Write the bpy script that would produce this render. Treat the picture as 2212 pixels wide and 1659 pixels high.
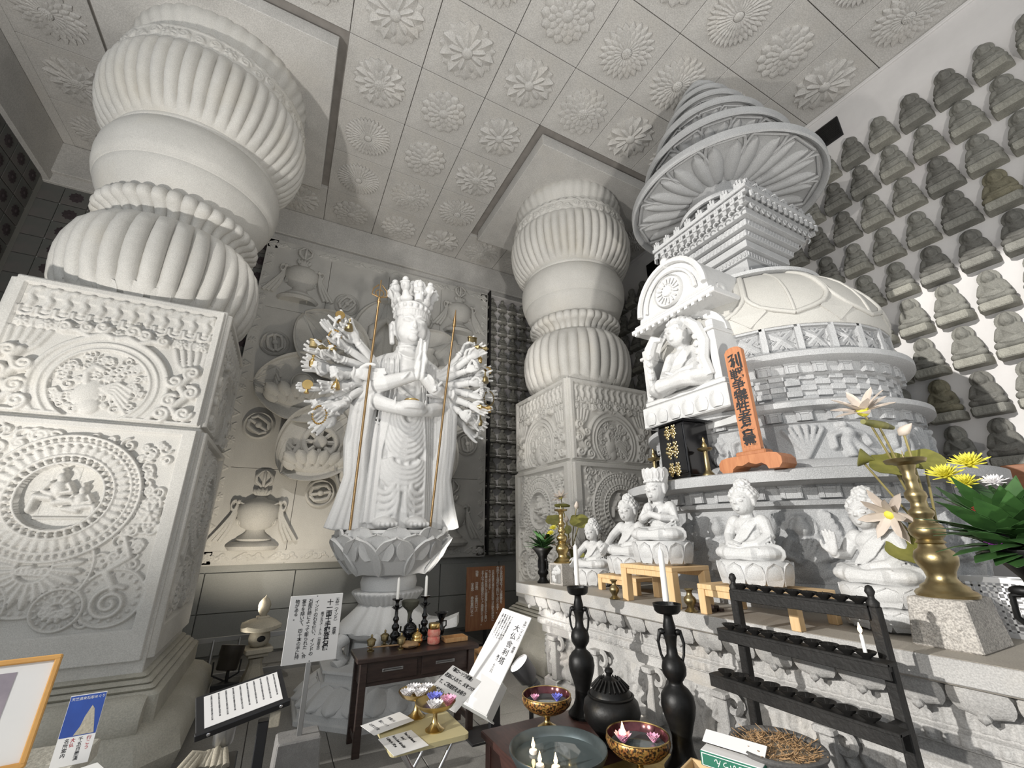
import bpy, math, random
import numpy as np
from mathutils import Vector, Matrix
rnd = random.Random(7)
PI = math.pi
sc = bpy.context.scene
COL = sc.collection
for o in list(bpy.data.objects):
    bpy.data.objects.remove(o)

# ------------------------------------------------------------------ camera
# solved from the ceiling grid and the upright edges of the columns; metres, floor z = 0
YAW, PITCH, ROLL, FPX = -.48309, .33895, -.00771, 906.778
IW, IH, EYE = 2212, 1659, 1.6
fw = Vector((-math.sin(YAW) * math.cos(PITCH), math.cos(YAW) * math.cos(PITCH), math.sin(PITCH)))
rt = Vector((math.cos(YAW), math.sin(YAW), 0))
up = rt.cross(fw)
rt, up = rt * math.cos(ROLL) + up * math.sin(ROLL), up * math.cos(ROLL) - rt * math.sin(ROLL)
cd = bpy.data.cameras.new('camera')
cd.sensor_width = 36
cd.lens = FPX * 36 / IW
cd.clip_start = .05
cam = bpy.data.objects.new('camera', cd)
COL.objects.link(cam)
cam.matrix_world = Matrix(((rt.x, up.x, -fw.x, 0), (rt.y, up.y, -fw.y, 0), (rt.z, up.z, -fw.z, EYE), (0, 0, 0, 1)))
sc.camera = cam

# ------------------------------------------------------------------ light
sc.view_settings.view_transform = 'Standard'
sc.view_settings.look = 'None'
sc.view_settings.gamma = 1
sc.view_settings.use_curve_mapping = False
sc.view_settings.exposure = 0.0
wd = bpy.data.worlds.new('daylight')
sc.world = wd
wd.use_nodes = True
wd.node_tree.nodes['Background'].inputs[0].default_value = (.93, .97, 1, 1)
wd.node_tree.nodes['Background'].inputs[1].default_value = .8


def aim(o, d):
    o.rotation_euler = Vector(d).to_track_quat('-Z', 'Y').to_euler()


def sun(d, power, ang, col):
    l = bpy.data.lights.new('sun', 'SUN')
    l.energy = power
    l.angle = math.radians(ang)
    l.color = col
    o = bpy.data.objects.new('sun', l)
    COL.objects.link(o)
    aim(o, d)


def spot(name, loc, tgt, power, cone, blend, rad, col=(1, .96, .9)):
    l = bpy.data.lights.new(name, 'SPOT')
    l.energy = power
    l.spot_size = math.radians(cone)
    l.spot_blend = blend
    l.shadow_soft_size = rad
    l.color = col
    o = bpy.data.objects.new(name, l)
    COL.objects.link(o)
    o.location = loc
    aim(o, Vector(tgt) - Vector(loc))


sun((.955, -.015, -.285), 3.3, .6, (1, .97, .92))
spot('ceiling_spotlight', (-1.5, 1.4, 7.1), (1.2, 5.2, 3.4), 620, 44, .5, .06)
spot('doorway_lamp', (-3.85, .1, 2.9), (4.2, 2.2, 3.0), 520, 76, .5, .04)
spot('floor_floodlight', (2.02, 3.75, .66), (.5, 6.1, 6.0), 430, 92, .8, .04)
spot('wall_washer', (-.30, 5.95, .70), (-.15, 7.6, 2.6), 105, 110, .7, .06, (1, .9, .74))
spot('ceiling_fill_left', (-2.9, 1.6, .4), (-.3, 4.3, 6.6), 760, 100, .7, .12)  # added fill without a fixture, brightens the ceiling from the left
spot('ceiling_fill_right', (.6, -1.9, .4), (2.5, 2.6, 7.4), 850, 84, .7, .12)  # unseen lamp put in to lift the right part of the ceiling

# ------------------------------------------------------------------ materials
MATS = {}


def mat(name, col, rough=.6, metal=0, var=.12, scale=6, speck=0, sscale=180, bump=0, bscale=60, col2=None, dirt=None, emit=None, wood=False, trans=0, spec=.5):
    m = bpy.data.materials.new(name)
    m.use_nodes = True
    nt = m.node_tree
    b = nt.nodes['Principled BSDF']
    b.inputs['Roughness'].default_value = rough
    b.inputs['Metallic'].default_value = metal
    b.inputs['Specular IOR Level'].default_value = spec
    c = (col[0], col[1], col[2], 1)
    tc = nt.nodes.new('ShaderNodeTexCoord')
    src = tc.outputs['Object']
    if wood:
        mp = nt.nodes.new('ShaderNodeMapping')
        mp.inputs['Scale'].default_value = wood
        nt.links.new(src, mp.inputs[0])
        src = mp.outputs[0]
    n = nt.nodes.new('ShaderNodeTexNoise')
    n.inputs['Scale'].default_value = scale
    n.inputs['Detail'].default_value = 5
    n.inputs['Roughness'].default_value = .6
    nt.links.new(src, n.inputs['Vector'])
    r = nt.nodes.new('ShaderNodeValToRGB')
    c2 = col2 or [x * (1 - var * 2) for x in col]
    r.color_ramp.elements[0].position = .3
    r.color_ramp.elements[1].position = .7
    r.color_ramp.elements[0].color = (c2[0], c2[1], c2[2], 1)
    r.color_ramp.elements[1].color = c
    nt.links.new(n.outputs['Fac'], r.inputs[0])
    out = r.outputs[0]
    if speck:
        n2 = nt.nodes.new('ShaderNodeTexNoise')
        n2.inputs['Scale'].default_value = sscale
        n2.inputs['Detail'].default_value = 2
        nt.links.new(tc.outputs['Object'], n2.inputs['Vector'])
        mr = nt.nodes.new('ShaderNodeMapRange')
        mr.inputs[1].default_value = .35
        mr.inputs[2].default_value = .65
        mr.inputs[3].default_value = 1 - speck
        mr.inputs[4].default_value = 1 + speck * .4
        nt.links.new(n2.outputs['Fac'], mr.inputs[0])
        mx = nt.nodes.new('ShaderNodeVectorMath')
        mx.operation = 'SCALE'
        nt.links.new(out, mx.inputs[0])
        nt.links.new(mr.outputs[0], mx.inputs['Scale'])
        out = mx.outputs[0]
    if dirt:
        n3 = nt.nodes.new('ShaderNodeTexNoise')
        n3.inputs['Scale'].default_value = dirt[0]
        n3.inputs['Detail'].default_value = 4
        nt.links.new(tc.outputs['Object'], n3.inputs['Vector'])
        r3 = nt.nodes.new('ShaderNodeValToRGB')
        r3.color_ramp.elements[0].position = dirt[1]
        r3.color_ramp.elements[1].position = dirt[2]
        r3.color_ramp.elements[0].color = (0, 0, 0, 1)
        r3.color_ramp.elements[1].color = (dirt[4],) * 3 + (1,)
        nt.links.new(n3.outputs['Fac'], r3.inputs[0])
        m3 = nt.nodes.new('ShaderNodeMix')
        m3.data_type = 'RGBA'
        nt.links.new(r3.outputs[0], m3.inputs['Factor'])
        nt.links.new(out, m3.inputs['A'])
        m3.inputs['B'].default_value = tuple(dirt[3]) + (1,)
        out = m3.outputs['Result']
    nt.links.new(out, b.inputs['Base Color'])
    if bump:
        n4 = nt.nodes.new('ShaderNodeTexNoise')
        n4.inputs['Scale'].default_value = bscale
        n4.inputs['Detail'].default_value = 4
        nt.links.new(src, n4.inputs['Vector'])
        bp = nt.nodes.new('ShaderNodeBump')
        bp.inputs['Strength'].default_value = bump
        bp.inputs['Distance'].default_value = .01
        nt.links.new(n4.outputs['Fac'], bp.inputs['Height'])
        nt.links.new(bp.outputs[0], b.inputs['Normal'])
    if emit:
        b.inputs['Emission Color'].default_value = tuple(emit[:3]) + (1,)
        b.inputs['Emission Strength'].default_value = emit[3]
    if trans:
        b.inputs['Transmission Weight'].default_value = trans
    MATS[name] = m
    return m


mat('ceiling_stone', (.62, .605, .58), .85, var=.10, scale=2.2, speck=.16, sscale=70, bump=.3, bscale=90, dirt=(1.1, .55, .8, (.42, .39, .34), .5))
mat('column_stone', (.62, .605, .57), .7, var=.07, scale=2.5, speck=.14, sscale=150, bump=.2, bscale=120, dirt=(1.6, .55, .8, (.56, .52, .44), .5))
mat('panel_stone', (.64, .625, .59), .75, var=.08, scale=2, speck=.16, sscale=140, bump=.25, bscale=120)
mat('kannon_stone', (.66, .66, .655), .6, var=.05, scale=3, speck=.12, sscale=190, bump=.12, bscale=150)
mat('stupa_stone', (.45, .455, .46), .7, var=.08, scale=3, speck=.22, sscale=170, bump=.3, bscale=130)
mat('dome_stone', (.47, .46, .43), .55, var=.05, scale=3, speck=.12, sscale=170, bump=.12, bscale=130)
mat('white_granite', (.60, .60, .595), .6, var=.05, scale=4, speck=.16, sscale=220, bump=.15, bscale=200)
mat('altar_stone', (.50, .49, .475), .75, var=.12, scale=3, speck=.2, sscale=160, bump=.3, bscale=110, dirt=(2.5, .55, .75, (.5, .45, .38), .5))
mat('altar_top_stone', (.42, .385, .335), .75, var=.1, scale=3, speck=.15, sscale=160, bump=.2, bscale=110)
mat('gilt', (.85, .68, .35), .25, metal=1, var=.05)
mat('sandstone_pale', (.52, .49, .45), .8, var=.12, scale=9, speck=.4, sscale=130, bump=.3, bscale=90)
mat('pot_grey', (.16, .155, .15), .7, var=.2, scale=7, speck=.15, bump=.3, dirt=(5, .5, .75, (.25, .22, .18), .6))
mat('pine_dark', (.55, .33, .15), .5, var=.08, scale=5, wood=(12, 1, 1), col2=(.42, .22, .09))
mat('cream_board', (.62, .54, .30), .5, var=.06)
mat('iron_brown', (.06, .05, .04), .5, metal=.4, var=.2)
mat('spot_grey', (.10, .10, .105), .4, metal=.5, var=.1)
mat('moss_dark', (.10, .10, .075), .9, var=.2, scale=14, bump=.4)
mat('sandstone', (.55, .5, .4), .8, var=.12, scale=5, speck=.15, sscale=150, bump=.3, bscale=90)
mat('base_stone', (.56, .54, .47), .85, var=.14, scale=2.2, speck=.15, sscale=110, bump=.4, bscale=70, dirt=(1.8, .5, .7, (.36, .34, .28), .7))
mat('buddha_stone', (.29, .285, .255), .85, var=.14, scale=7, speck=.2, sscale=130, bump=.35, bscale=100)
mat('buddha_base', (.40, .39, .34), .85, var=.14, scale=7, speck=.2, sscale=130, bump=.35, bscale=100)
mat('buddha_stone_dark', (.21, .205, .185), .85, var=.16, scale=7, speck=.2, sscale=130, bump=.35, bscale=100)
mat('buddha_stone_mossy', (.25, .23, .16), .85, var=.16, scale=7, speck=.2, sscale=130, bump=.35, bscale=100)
mat('white_plaster', (.74, .72, .71), .9, var=.07, scale=1.5, bump=.12, bscale=40, dirt=(1.2, .6, .75, (.55, .5, .52), .45))
mat('grey_wall', (.42, .425, .405), .6, var=.06, scale=1.5, speck=.08, sscale=90)
mat('dark_tile_wall', (.15, .135, .13), .8, var=.2, scale=3, col2=(.10, .115, .105))
mat('dark_flower', (.06, .045, .05), .9, var=.2, scale=20)
mat('joint', (.30, .28, .26), .95)
mat('floor_stone', (.30, .29, .27), .7, var=.1, scale=2, speck=.18, sscale=120, bump=.15, bscale=60)
mat('floor_joint', (.16, .155, .15), .95)
mat('bronze_black', (.022, .022, .022), .45, metal=.6, var=.3, scale=9, bump=.2, bscale=25, dirt=(6, .6, .8, (.12, .10, .07), .5))
mat('iron_black', (.018, .017, .016), .6, metal=.2, var=.3, scale=8, bump=.25, bscale=60)
mat('black_lacquer', (.006, .006, .007), .12, var=.1)
mat('black_paint', (.015, .015, .017), .45, var=.1)
mat('brass', (.62, .46, .2), .28, metal=1, var=.12, scale=8, bump=.1, bscale=40, dirt=(5, .5, .75, (.3, .2, .08), .5))
mat('brass_dull', (.40, .32, .17), .38, metal=1, var=.15, scale=8, bump=.1, bscale=40, dirt=(5, .5, .75, (.24, .18, .08), .6))
mat('gold', (.72, .5, .2), .25, metal=1, var=.08)
mat('copper_rod', (.42, .28, .14), .4, metal=1, var=.1)
mat('chrome', (.7, .7, .72), .18, metal=1, var=.03)
mat('aluminium', (.55, .55, .55), .35, metal=1, var=.05)
mat('pine', (.74, .53, .30), .5, var=.08, scale=5, wood=(1, 12, 1), col2=(.62, .41, .2))
mat('cedar', (.47, .20, .085), .45, var=.1, scale=5, wood=(10, 10, 1.2), col2=(.36, .13, .05))
mat('sign_wood', (.33, .15, .07), .5, scale=5, wood=(14, 14, 1.2), col2=(.2, .08, .035))
mat('dark_wood', (.050, .030, .024), .35, scale=6, wood=(1.5, 10, 10), col2=(.024, .014, .012), bump=.1)
mat('red_wood', (.07, .03, .024), .4, scale=6, wood=(10, 1.5, 10), col2=(.035, .016, .014))
mat('frame_wood', (.72, .40, .12), .45, scale=6, wood=(2, 2, 2), col2=(.6, .3, .08))
mat('white_paper', (.82, .81, .80), .7, var=.02)
mat('ink', (.015, .015, .018), .7, var=.1)
mat('white_ink', (.85, .84, .8), .7, var=.02)
mat('grey_ink', (.06, .06, .07), .7, var=.1)
mat('concrete', (.34, .33, .32), .9, var=.12, scale=10, speck=.15, sscale=200, bump=.3)
mat('wax', (.86, .85, .82), .45, var=.02)
mat('flame', (1, .75, .4), .5, emit=(1, .62, .25, 14))
mat('lamp_glass', (1, 1, 1), .3, emit=(1, .95, .85, 9))
mat('steel_bowl', (.17, .21, .22), .35, metal=.8, var=.2, scale=6, dirt=(4, .5, .75, (.26, .3, .3), .6))
mat('water', (.10, .125, .13), .03, var=.02, spec=.8)
mat('cloisonne', (.45, .12, .04), .3, metal=.5, scale=55, col2=(.55, .38, .1), var=.2, dirt=(90, .42, .56, (.025, .018, .012), .95))
mat('bowl_inside', (.16, .05, .06), .15, metal=.5, var=.3, scale=12)
mat('gold_tray', (.55, .42, .15), .4, metal=.9, scale=30, col2=(.4, .27, .08))
mat('leaf_olive', (.22, .21, .05), .5, var=.2, scale=12, col2=(.13, .13, .03))
mat('leaf_green', (.04, .11, .025), .5, var=.2, scale=12, col2=(.02, .06, .015))
mat('stem', (.30, .25, .09), .5, var=.2)
mat('petal_cream', (.60, .52, .45), .6, var=.08, scale=14)
mat('petal_yellow', (.78, .72, .08), .6, var=.1)
mat('petal_red', (.5, .02, .03), .6, var=.2)
mat('petal_white', (.85, .83, .84), .5, var=.04)
mat('petal_pink', (.85, .25, .5), .5, var=.15, col2=(.9, .6, .72), scale=25)
mat('petal_blue', (.12, .16, .7), .5, var=.15, col2=(.3, .3, .8), scale=25)
mat('petal_purple', (.4, .06, .5), .5, var=.15)
mat('red_cloth', (.65, .09, .08), .7, scale=30, col2=(.7, .4, .3), var=.2)
mat('white_plastic', (.82, .82, .83), .4, var=.02)
mat('box_green', (.02, .16, .1), .5, var=.05)
mat('card_white', (.78, .78, .76), .6, var=.03)
mat('ash', (.42, .36, .28), .95, var=.2, scale=40, bump=.6, bscale=80)
mat('photo_blue', (.03, .1, .45), .4, scale=5, col2=(.02, .05, .25))
mat('photo_mauve', (.42, .36, .40), .5, scale=6, col2=(.25, .22, .26))
mat('photo_pale', (.55, .5, .52), .5, var=.1)
mat('bark_tan', (.45, .28, .14), .7, var=.2, scale=20)
mat('vent_and_shade_black', (.012, .011, .012), .7)  # black of the vents, also painted shade in openings and the niche gap
mat('cabinet_red', (.30, .12, .05), .5, scale=5, wood=(1, 1, 8), col2=(.22, .08, .03))


# ------------------------------------------------------------------ mesh helpers
class MB:
    def __init__(s):
        s.v, s.f = [], []

    def add(s, vs, fs, M=None):
        b = len(s.v)
        if M is not None:
            vs = [tuple(M @ Vector(p)) for p in vs]
        s.v += [tuple(p) for p in vs]
        s.f += [tuple(i + b for i in q) for q in fs]
        return s

    def box(s, c, d, M=None, t=1.0, ch=0.0):
        x, y, z = d[0] / 2, d[1] / 2, d[2] / 2
        if ch <= 0:
            vs = [(c[0] + a * x * k, c[1] + b * y * k, c[2] + w * z) for w, k in ((-1, 1), (1, t)) for a, b in ((-1, -1), (1, -1), (1, 1), (-1, 1))]
            return s.add(vs, [(3, 2, 1, 0), (4, 5, 6, 7), (0, 1, 5, 4), (1, 2, 6, 5), (2, 3, 7, 6), (3, 0, 4, 7)], M)
        rings = []
        for w, k, q in ((-1, 1, 1), (-1, 1, 0), (1, t, 0), (1, t, 1)):
            px, py = x * k, y * k
            zz = c[2] + w * (z - (0 if q else ch))
            i = ch if q else 0
            a, b = px - i, py - i
            cc = ch
            rings.append([(c[0] + u, c[1] + v, zz) for u, v in ((-a + cc, -b), (a - cc, -b), (a, -b + cc), (a, b - cc), (a - cc, b), (-a + cc, b), (-a, b - cc), (-a, -b + cc))])
        return s.loft(rings, M=M)

    def loft(s, rings, M=None, caps=(1, 1), closed=True):
        n = len(rings[0])
        vs = [p for r in rings for p in r]
        fs = []
        for i in range(len(rings) - 1):
            for j in range(n if closed else n - 1):
                k = (j + 1) % n
                fs.append((i * n + j, i * n + k, (i + 1) * n + k, (i + 1) * n + j))
        if closed and caps[0]:
            fs.append(tuple(range(n - 1, -1, -1)))
        if closed and caps[1]:
            fs.append(tuple((len(rings) - 1) * n + j for j in range(n)))
        return s.add(vs, fs, M)

    def lathe(s, prof, n=32, M=None, rf=None, caps=(1, 1), a0=0, a1=2 * PI):
        full = abs(a1 - a0 - 2 * PI) < 1e-6
        m = n if full else n + 1
        rings = []
        for i, (r, z) in enumerate(prof):
            ring = []
            for j in range(m):
                a = a0 + (a1 - a0) * j / n
                q = r if rf is None else rf(r, a, i, z)
                ring.append((q * math.cos(a), q * math.sin(a), z))
            rings.append(ring)
        return s.loft(rings, M, caps, full)

    def tube(s, pts, rad, n=8, M=None, flat=1.0):
        pts = [Vector(p) for p in pts]
        if not hasattr(rad, '__len__'):
            rad = [rad] * len(pts)
        rings = []
        prev = None
        for i, p in enumerate(pts):
            t = (pts[min(i + 1, len(pts) - 1)] - pts[max(i - 1, 0)])
            t = t.normalized() if t.length > 1e-9 else Vector((0, 0, 1))
            if prev is None:
                a = Vector((0, 0, 1)) if abs(t.z) < .9 else Vector((1, 0, 0))
                prev = (a - t * a.dot(t)).normalized()
            else:
                prev = (prev - t * prev.dot(t))
                prev = prev.normalized() if prev.length > 1e-6 else t.orthogonal().normalized()
            q = t.cross(prev)
            rings.append([tuple(p + prev * (rad[i] * flat * math.cos(2 * PI * j / n)) + q * (rad[i] * math.sin(2 * PI * j / n))) for j in range(n)])
        return s.loft(rings, M)

    def ell(s, c, r, M=None, nu=14, nv=9, R=None):
        if not hasattr(r, '__len__'):
            r = (r, r, r)
        T = Matrix.Translation(c) @ (R.to_4x4() if R is not None else Matrix())
        if M is not None:
            T = M @ T
        rings = [[(max(1e-4, math.sin(PI * i / nv)) * math.cos(2 * PI * j / nu) * r[0], max(1e-4, math.sin(PI * i / nv)) * math.sin(2 * PI * j / nu) * r[1], -math.cos(PI * i / nv) * r[2]) for j in range(nu)] for i in range(nv + 1)]
        return s.loft(rings, T)

    def prism(s, poly, z0, z1, M=None):
        return s.loft([[(x, y, z0) for x, y in poly], [(x, y, z1) for x, y in poly]], M)

    def torus(s, R, r, M=None, n=32, m=8, a0=0, a1=2 * PI, zs=1.0):
        full = abs(a1 - a0 - 2 * PI) < 1e-6
        k = n if full else n + 1
        vs = []
        for i in range(k):
            a = a0 + (a1 - a0) * i / n
            for j in range(m):
                b = 2 * PI * j / m
                vs.append(((R + r * math.cos(b)) * math.cos(a), (R + r * math.cos(b)) * math.sin(a), r * zs * math.sin(b)))
        fs = []
        for i in range(n):
            for j in range(m):
                i2, j2 = (i + 1) % k, (j + 1) % m
                fs.append((i * m + j, i2 * m + j, i2 * m + j2, i * m + j2))
        return s.add(vs, fs, M)

    def petal(s, L, W, h, tip=.6, edge=.0, M=None, nu=7, nv=5, curl=0.0, ridge=0.0, back=0.004, cup=0):
        """leaf lying along +x from 0 to L, bulging up z, with a skirt to z=-back"""
        vs, fs = [], []
        for i in range(nu):
            u = i / (nu - 1)
            w = W * (math.sin(PI * min(1, .12 + .88 * u)) ** tip if u < 1 else .02)
            if u > .999:
                w = W * .03
            for j in range(nv):
                v = -1 + 2 * j / (nv - 1)
                z = edge + (h * (1 - v * v) if not cup else h * v * v) * (.35 + .65 * math.sin(PI * min(1, .15 + .8 * u))) + ridge * max(0, 1 - abs(v) * 3) + curl * u * u
                vs.append((u * L, v * w, z))
        for i in range(nu - 1):
            for j in range(nv - 1):
                fs.append((i * nv + j, (i + 1) * nv + j, (i + 1) * nv + j + 1, i * nv + j + 1))
        bd = [i * nv for i in range(nu)] + [(nu - 1) * nv + j for j in range(1, nv)] + [i * nv + nv - 1 for i in range(nu - 2, -1, -1)] + [j for j in range(nv - 2, 0, -1)]
        b = len(vs)
        for q in bd:
            x, y, z = vs[q]
            vs.append((x, y, z - edge - back if edge else z - back))
        m = len(bd)
        for k in range(m):
            k2 = (k + 1) % m
            fs.append((bd[k2], bd[k], b + k, b + k2))
        fs.append(tuple(b + k for k in range(m)))
        return s.add(vs, fs, M)

    def mesh(s, name, m=None, smooth=40):
        me = bpy.data.meshes.new(name)
        me.from_pydata(s.v, [], s.f)
        if m:
            me.materials.append(MATS[m] if isinstance(m, str) else m)
        if smooth:
            me.polygons.foreach_set('use_smooth', [True] * len(me.polygons))
            if smooth < 180:
                me.set_sharp_from_angle(angle=math.radians(smooth))
        me.update()
        return me

    def build(s, name, m, parent=None, smooth=40, M=None):
        return obj(name, s.mesh(name, m, smooth), parent, M)


def obj(name, me, parent=None, M=None):
    o = bpy.data.objects.new(name, me)
    COL.objects.link(o)
    if parent is not None:
        o.parent = parent
    if M is not None:
        o.matrix_local = M
    return o


def tag(o, label, cat, group=None):
    o['label'] = label
    o['category'] = cat
    if group:
        o['group'] = group
    return o


def struct(o, label=None):
    o['kind'] = 'structure'
    if label:
        o['label'] = label
    return o


def thing(name, label, cat, loc=(0, 0, 0), rz=0, group=None):
    o = bpy.data.objects.new(name, None)
    o.empty_display_size = .1
    COL.objects.link(o)
    o.location = loc
    o.rotation_euler = (0, 0, rz)
    return tag(o, label, cat, group)


KIDS = {}


def dup(root, label=None, group=None, loc=None, rz=None, scale=None):
    r = root.copy()
    COL.objects.link(r)
    for ch in root.children:
        c = ch.copy()
        COL.objects.link(c)
        c.parent = r
        for g in ch.children:
            d = g.copy()
            COL.objects.link(d)
            d.parent = c
    if label:
        r['label'] = label
    if group:
        r['group'] = group
    if loc:
        r.location = loc
    if rz is not None:
        r.rotation_euler = (0, 0, rz)
    if scale:
        r.scale = (scale,) * 3 if not hasattr(scale, '__len__') else scale
    return r


def T(x=0, y=0, z=0):
    return Matrix.Translation((x, y, z))


def RX(a):
    return Matrix.Rotation(a, 4, 'X')


def RY(a):
    return Matrix.Rotation(a, 4, 'Y')


def RZ(a):
    return Matrix.Rotation(a, 4, 'Z')


def S(x, y=None, z=None):
    return Matrix.Diagonal((x, x if y is None else y, x if z is None else z, 1))


def frame(o, x, y):
    """matrix with origin o, local x and y along the given directions, z = x cross y"""
    x, y = Vector(x).normalized(), Vector(y)
    y = (y - x * x.dot(y)).normalized()
    z = x.cross(y)
    return Matrix(((x.x, y.x, z.x, o[0]), (x.y, y.y, z.y, o[1]), (x.z, y.z, z.z, o[2]), (0, 0, 0, 1)))


def sculpt(mb, name, m, voxel, smooth=4, fac=.5, dec=None):
    """fuse overlapping closed shapes into one continuous skin"""
    o = bpy.data.objects.new('tmp', mb.mesh('tmp', None, 0))
    COL.objects.link(o)
    r = o.modifiers.new('r', 'REMESH')
    r.mode = 'VOXEL'
    r.voxel_size = voxel
    if smooth:
        q = o.modifiers.new('s', 'SMOOTH')
        q.factor = fac
        q.iterations = smooth
    if dec:
        q = o.modifiers.new('d', 'DECIMATE')
        q.ratio = dec
    dg = bpy.context.evaluated_depsgraph_get()
    me = bpy.data.meshes.new_from_object(o.evaluated_get(dg))
    me.name = name
    bpy.data.objects.remove(o)
    me.materials.clear()
    me.materials.append(MATS[m] if isinstance(m, str) else m)
    me.polygons.foreach_set('use_smooth', [True] * len(me.polygons))
    return me


VERT = {'ー': '｜', '(': '︵', ')': '︶', '（': '︵', '）': '︶', '、': '︑', '「': '﹁', '」': '﹂'}


def text_mesh(s, size, m, vertical=False, thick=.0008, name='lettering', bold=0, xs=1.0, gap=1.0):
    cu = bpy.data.curves.new('t', 'FONT')
    if vertical:
        s = '\n'.join(VERT.get(c, c) for c in s)
        cu.align_x = 'CENTER'
        cu.space_line = gap * 1.0
    cu.body = s
    cu.size = size
    cu.extrude = thick
    cu.offset = bold
    cu.resolution_u = 2
    o = bpy.data.objects.new('t', cu)
    COL.objects.link(o)
    dg = bpy.context.evaluated_depsgraph_get()
    me = bpy.data.meshes.new_from_object(o.evaluated_get(dg))
    bpy.data.objects.remove(o)
    bpy.data.curves.remove(cu)
    me.name = name
    me.materials.clear()
    me.materials.append(MATS[m])
    return me


class Rel:
    """carved relief: a height field over a w x h slab face (x right, y up, z out)"""

    def __init__(s, w, h, res=.007):
        s.w, s.h = w, h
        nx, ny = int(w / res) + 1, int(h / res) + 1
        s.X, s.Y = np.meshgrid(np.linspace(-w / 2, w / 2, nx), np.linspace(0, h, ny))
        s.Z = np.zeros_like(s.X)
        s.res = res

    def sub(s, x0, x1, y0, y1):
        ny, nx = s.X.shape
        i0 = max(0, int((x0 + s.w / 2) / s.w * (nx - 1)))
        i1 = min(nx, int((x1 + s.w / 2) / s.w * (nx - 1)) + 2)
        j0 = max(0, int(y0 / s.h * (ny - 1)))
        j1 = min(ny, int(y1 / s.h * (ny - 1)) + 2)
        return (slice(j0, max(j0, j1)), slice(i0, max(i0, i1)))

    def mx(s, k, z, base=0):
        s.Z[k] = np.maximum(s.Z[k], z)

    def rect(s, x0, x1, y0, y1, h, e=.012):
        k = s.sub(x0, x1, y0, y1)
        d = np.minimum(np.minimum(s.X[k] - x0, x1 - s.X[k]), np.minimum(s.Y[k] - y0, y1 - s.Y[k]))
        s.mx(k, h * np.clip(d / e, 0, 1))

    def disc(s, cx, cy, r, h, e=.012, set_=False):
        k = s.sub(cx - r, cx + r, cy - r, cy + r)
        d = np.hypot(s.X[k] - cx, s.Y[k] - cy)
        if set_:
            s.Z[k] = np.where(d < r, h, s.Z[k])
        else:
            s.mx(k, h * np.clip((r - d) / e, 0, 1))

    def ring(s, cx, cy, r, w, h, b=0):
        R = r + w
        k = s.sub(cx - R, cx + R, cy - R, cy + R)
        t = (np.hypot(s.X[k] - cx, s.Y[k] - cy) - r) / w
        s.mx(k, np.where(abs(t) < 1, b + h * np.sqrt(np.clip(1 - t * t, 0, 1)), 0))

    def dome(s, cx, cy, rx, ry, h, a=0, b=0):
        R = max(rx, ry)
        k = s.sub(cx - R, cx + R, cy - R, cy + R)
        dx, dy = s.X[k] - cx, s.Y[k] - cy
        c, q = math.cos(a), math.sin(a)
        t = ((dx * c + dy * q) / rx) ** 2 + ((dy * c - dx * q) / ry) ** 2
        s.mx(k, np.where(t < 1, b + h * np.sqrt(np.clip(1 - t, 0, 1)), 0))

    def beads(s, cx, cy, r, n, br, h, b=0, a0=0, a1=2 * PI):
        for i in range(n):
            a = a0 + (a1 - a0) * i / n
            s.dome(cx + r * math.cos(a), cy + r * math.sin(a), br, br * .85, h, a, b)

    def petals(s, cx, cy, r0, r1, n, h, b=0, pw=.8, a0=0):
        k = s.sub(cx - r1, cx + r1, cy - r1, cy + r1)
        dx, dy = s.X[k] - cx, s.Y[k] - cy
        d = np.hypot(dx, dy)
        ph = ((np.arctan2(dy, dx) + a0) / (2 * PI) * n) % 1 * 2 - 1
        u = np.clip((d - r0) / (r1 - r0), 0, 1)
        wid = np.clip(np.minimum(1, np.sqrt(np.clip(1 - u, 0, 1)) * 1.6), .02, 1)
        t = ph / wid
        z = np.where((abs(t) < 1) & (d > r0) & (d < r1), b + h * np.clip(1 - t * t, 0, 1) ** pw + h * .25 * (abs(t) > .75), 0)
        s.mx(k, z)

    def stroke(s, pts, w, h, b=0, taper=False):
        n = len(pts)
        for i in range(n - 1):
            (x0, y0), (x1, y1) = pts[i], pts[i + 1]
            ww = w * (1 - .65 * i / n) if taper else w
            k = s.sub(min(x0, x1) - ww, max(x0, x1) + ww, min(y0, y1) - ww, max(y0, y1) + ww)
            dx, dy = x1 - x0, y1 - y0
            q = dx * dx + dy * dy + 1e-12
            t = np.clip(((s.X[k] - x0) * dx + (s.Y[k] - y0) * dy) / q, 0, 1)
            d = np.hypot(s.X[k] - x0 - t * dx, s.Y[k] - y0 - t * dy) / ww
            s.mx(k, np.where(d < 1, b + h * np.sqrt(np.clip(1 - d * d, 0, 1)), 0))

    def spiral(s, cx, cy, r, a0, turns, w, h, b=0):
        n = int(14 * abs(turns)) + 4
        s.stroke([(cx + r * (1 - .85 * i / n) * math.cos(a0 + turns * 2 * PI * i / n), cy + r * (1 - .85 * i / n) * math.sin(a0 + turns * 2 * PI * i / n)) for i in range(n + 1)], w, h, b)

    def foliage(s, x0, x1, y0, y1, n, w, h, seed, b=0, r0=.03, r1=.07):
        g = random.Random(seed)
        for _ in range(n):
            s.spiral(g.uniform(x0, x1), g.uniform(y0, y1), g.uniform(r0, r1), g.uniform(0, 6.3), g.choice((-1, 1)) * g.uniform(.8, 1.7), w, h * g.uniform(.7, 1), b)

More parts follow.
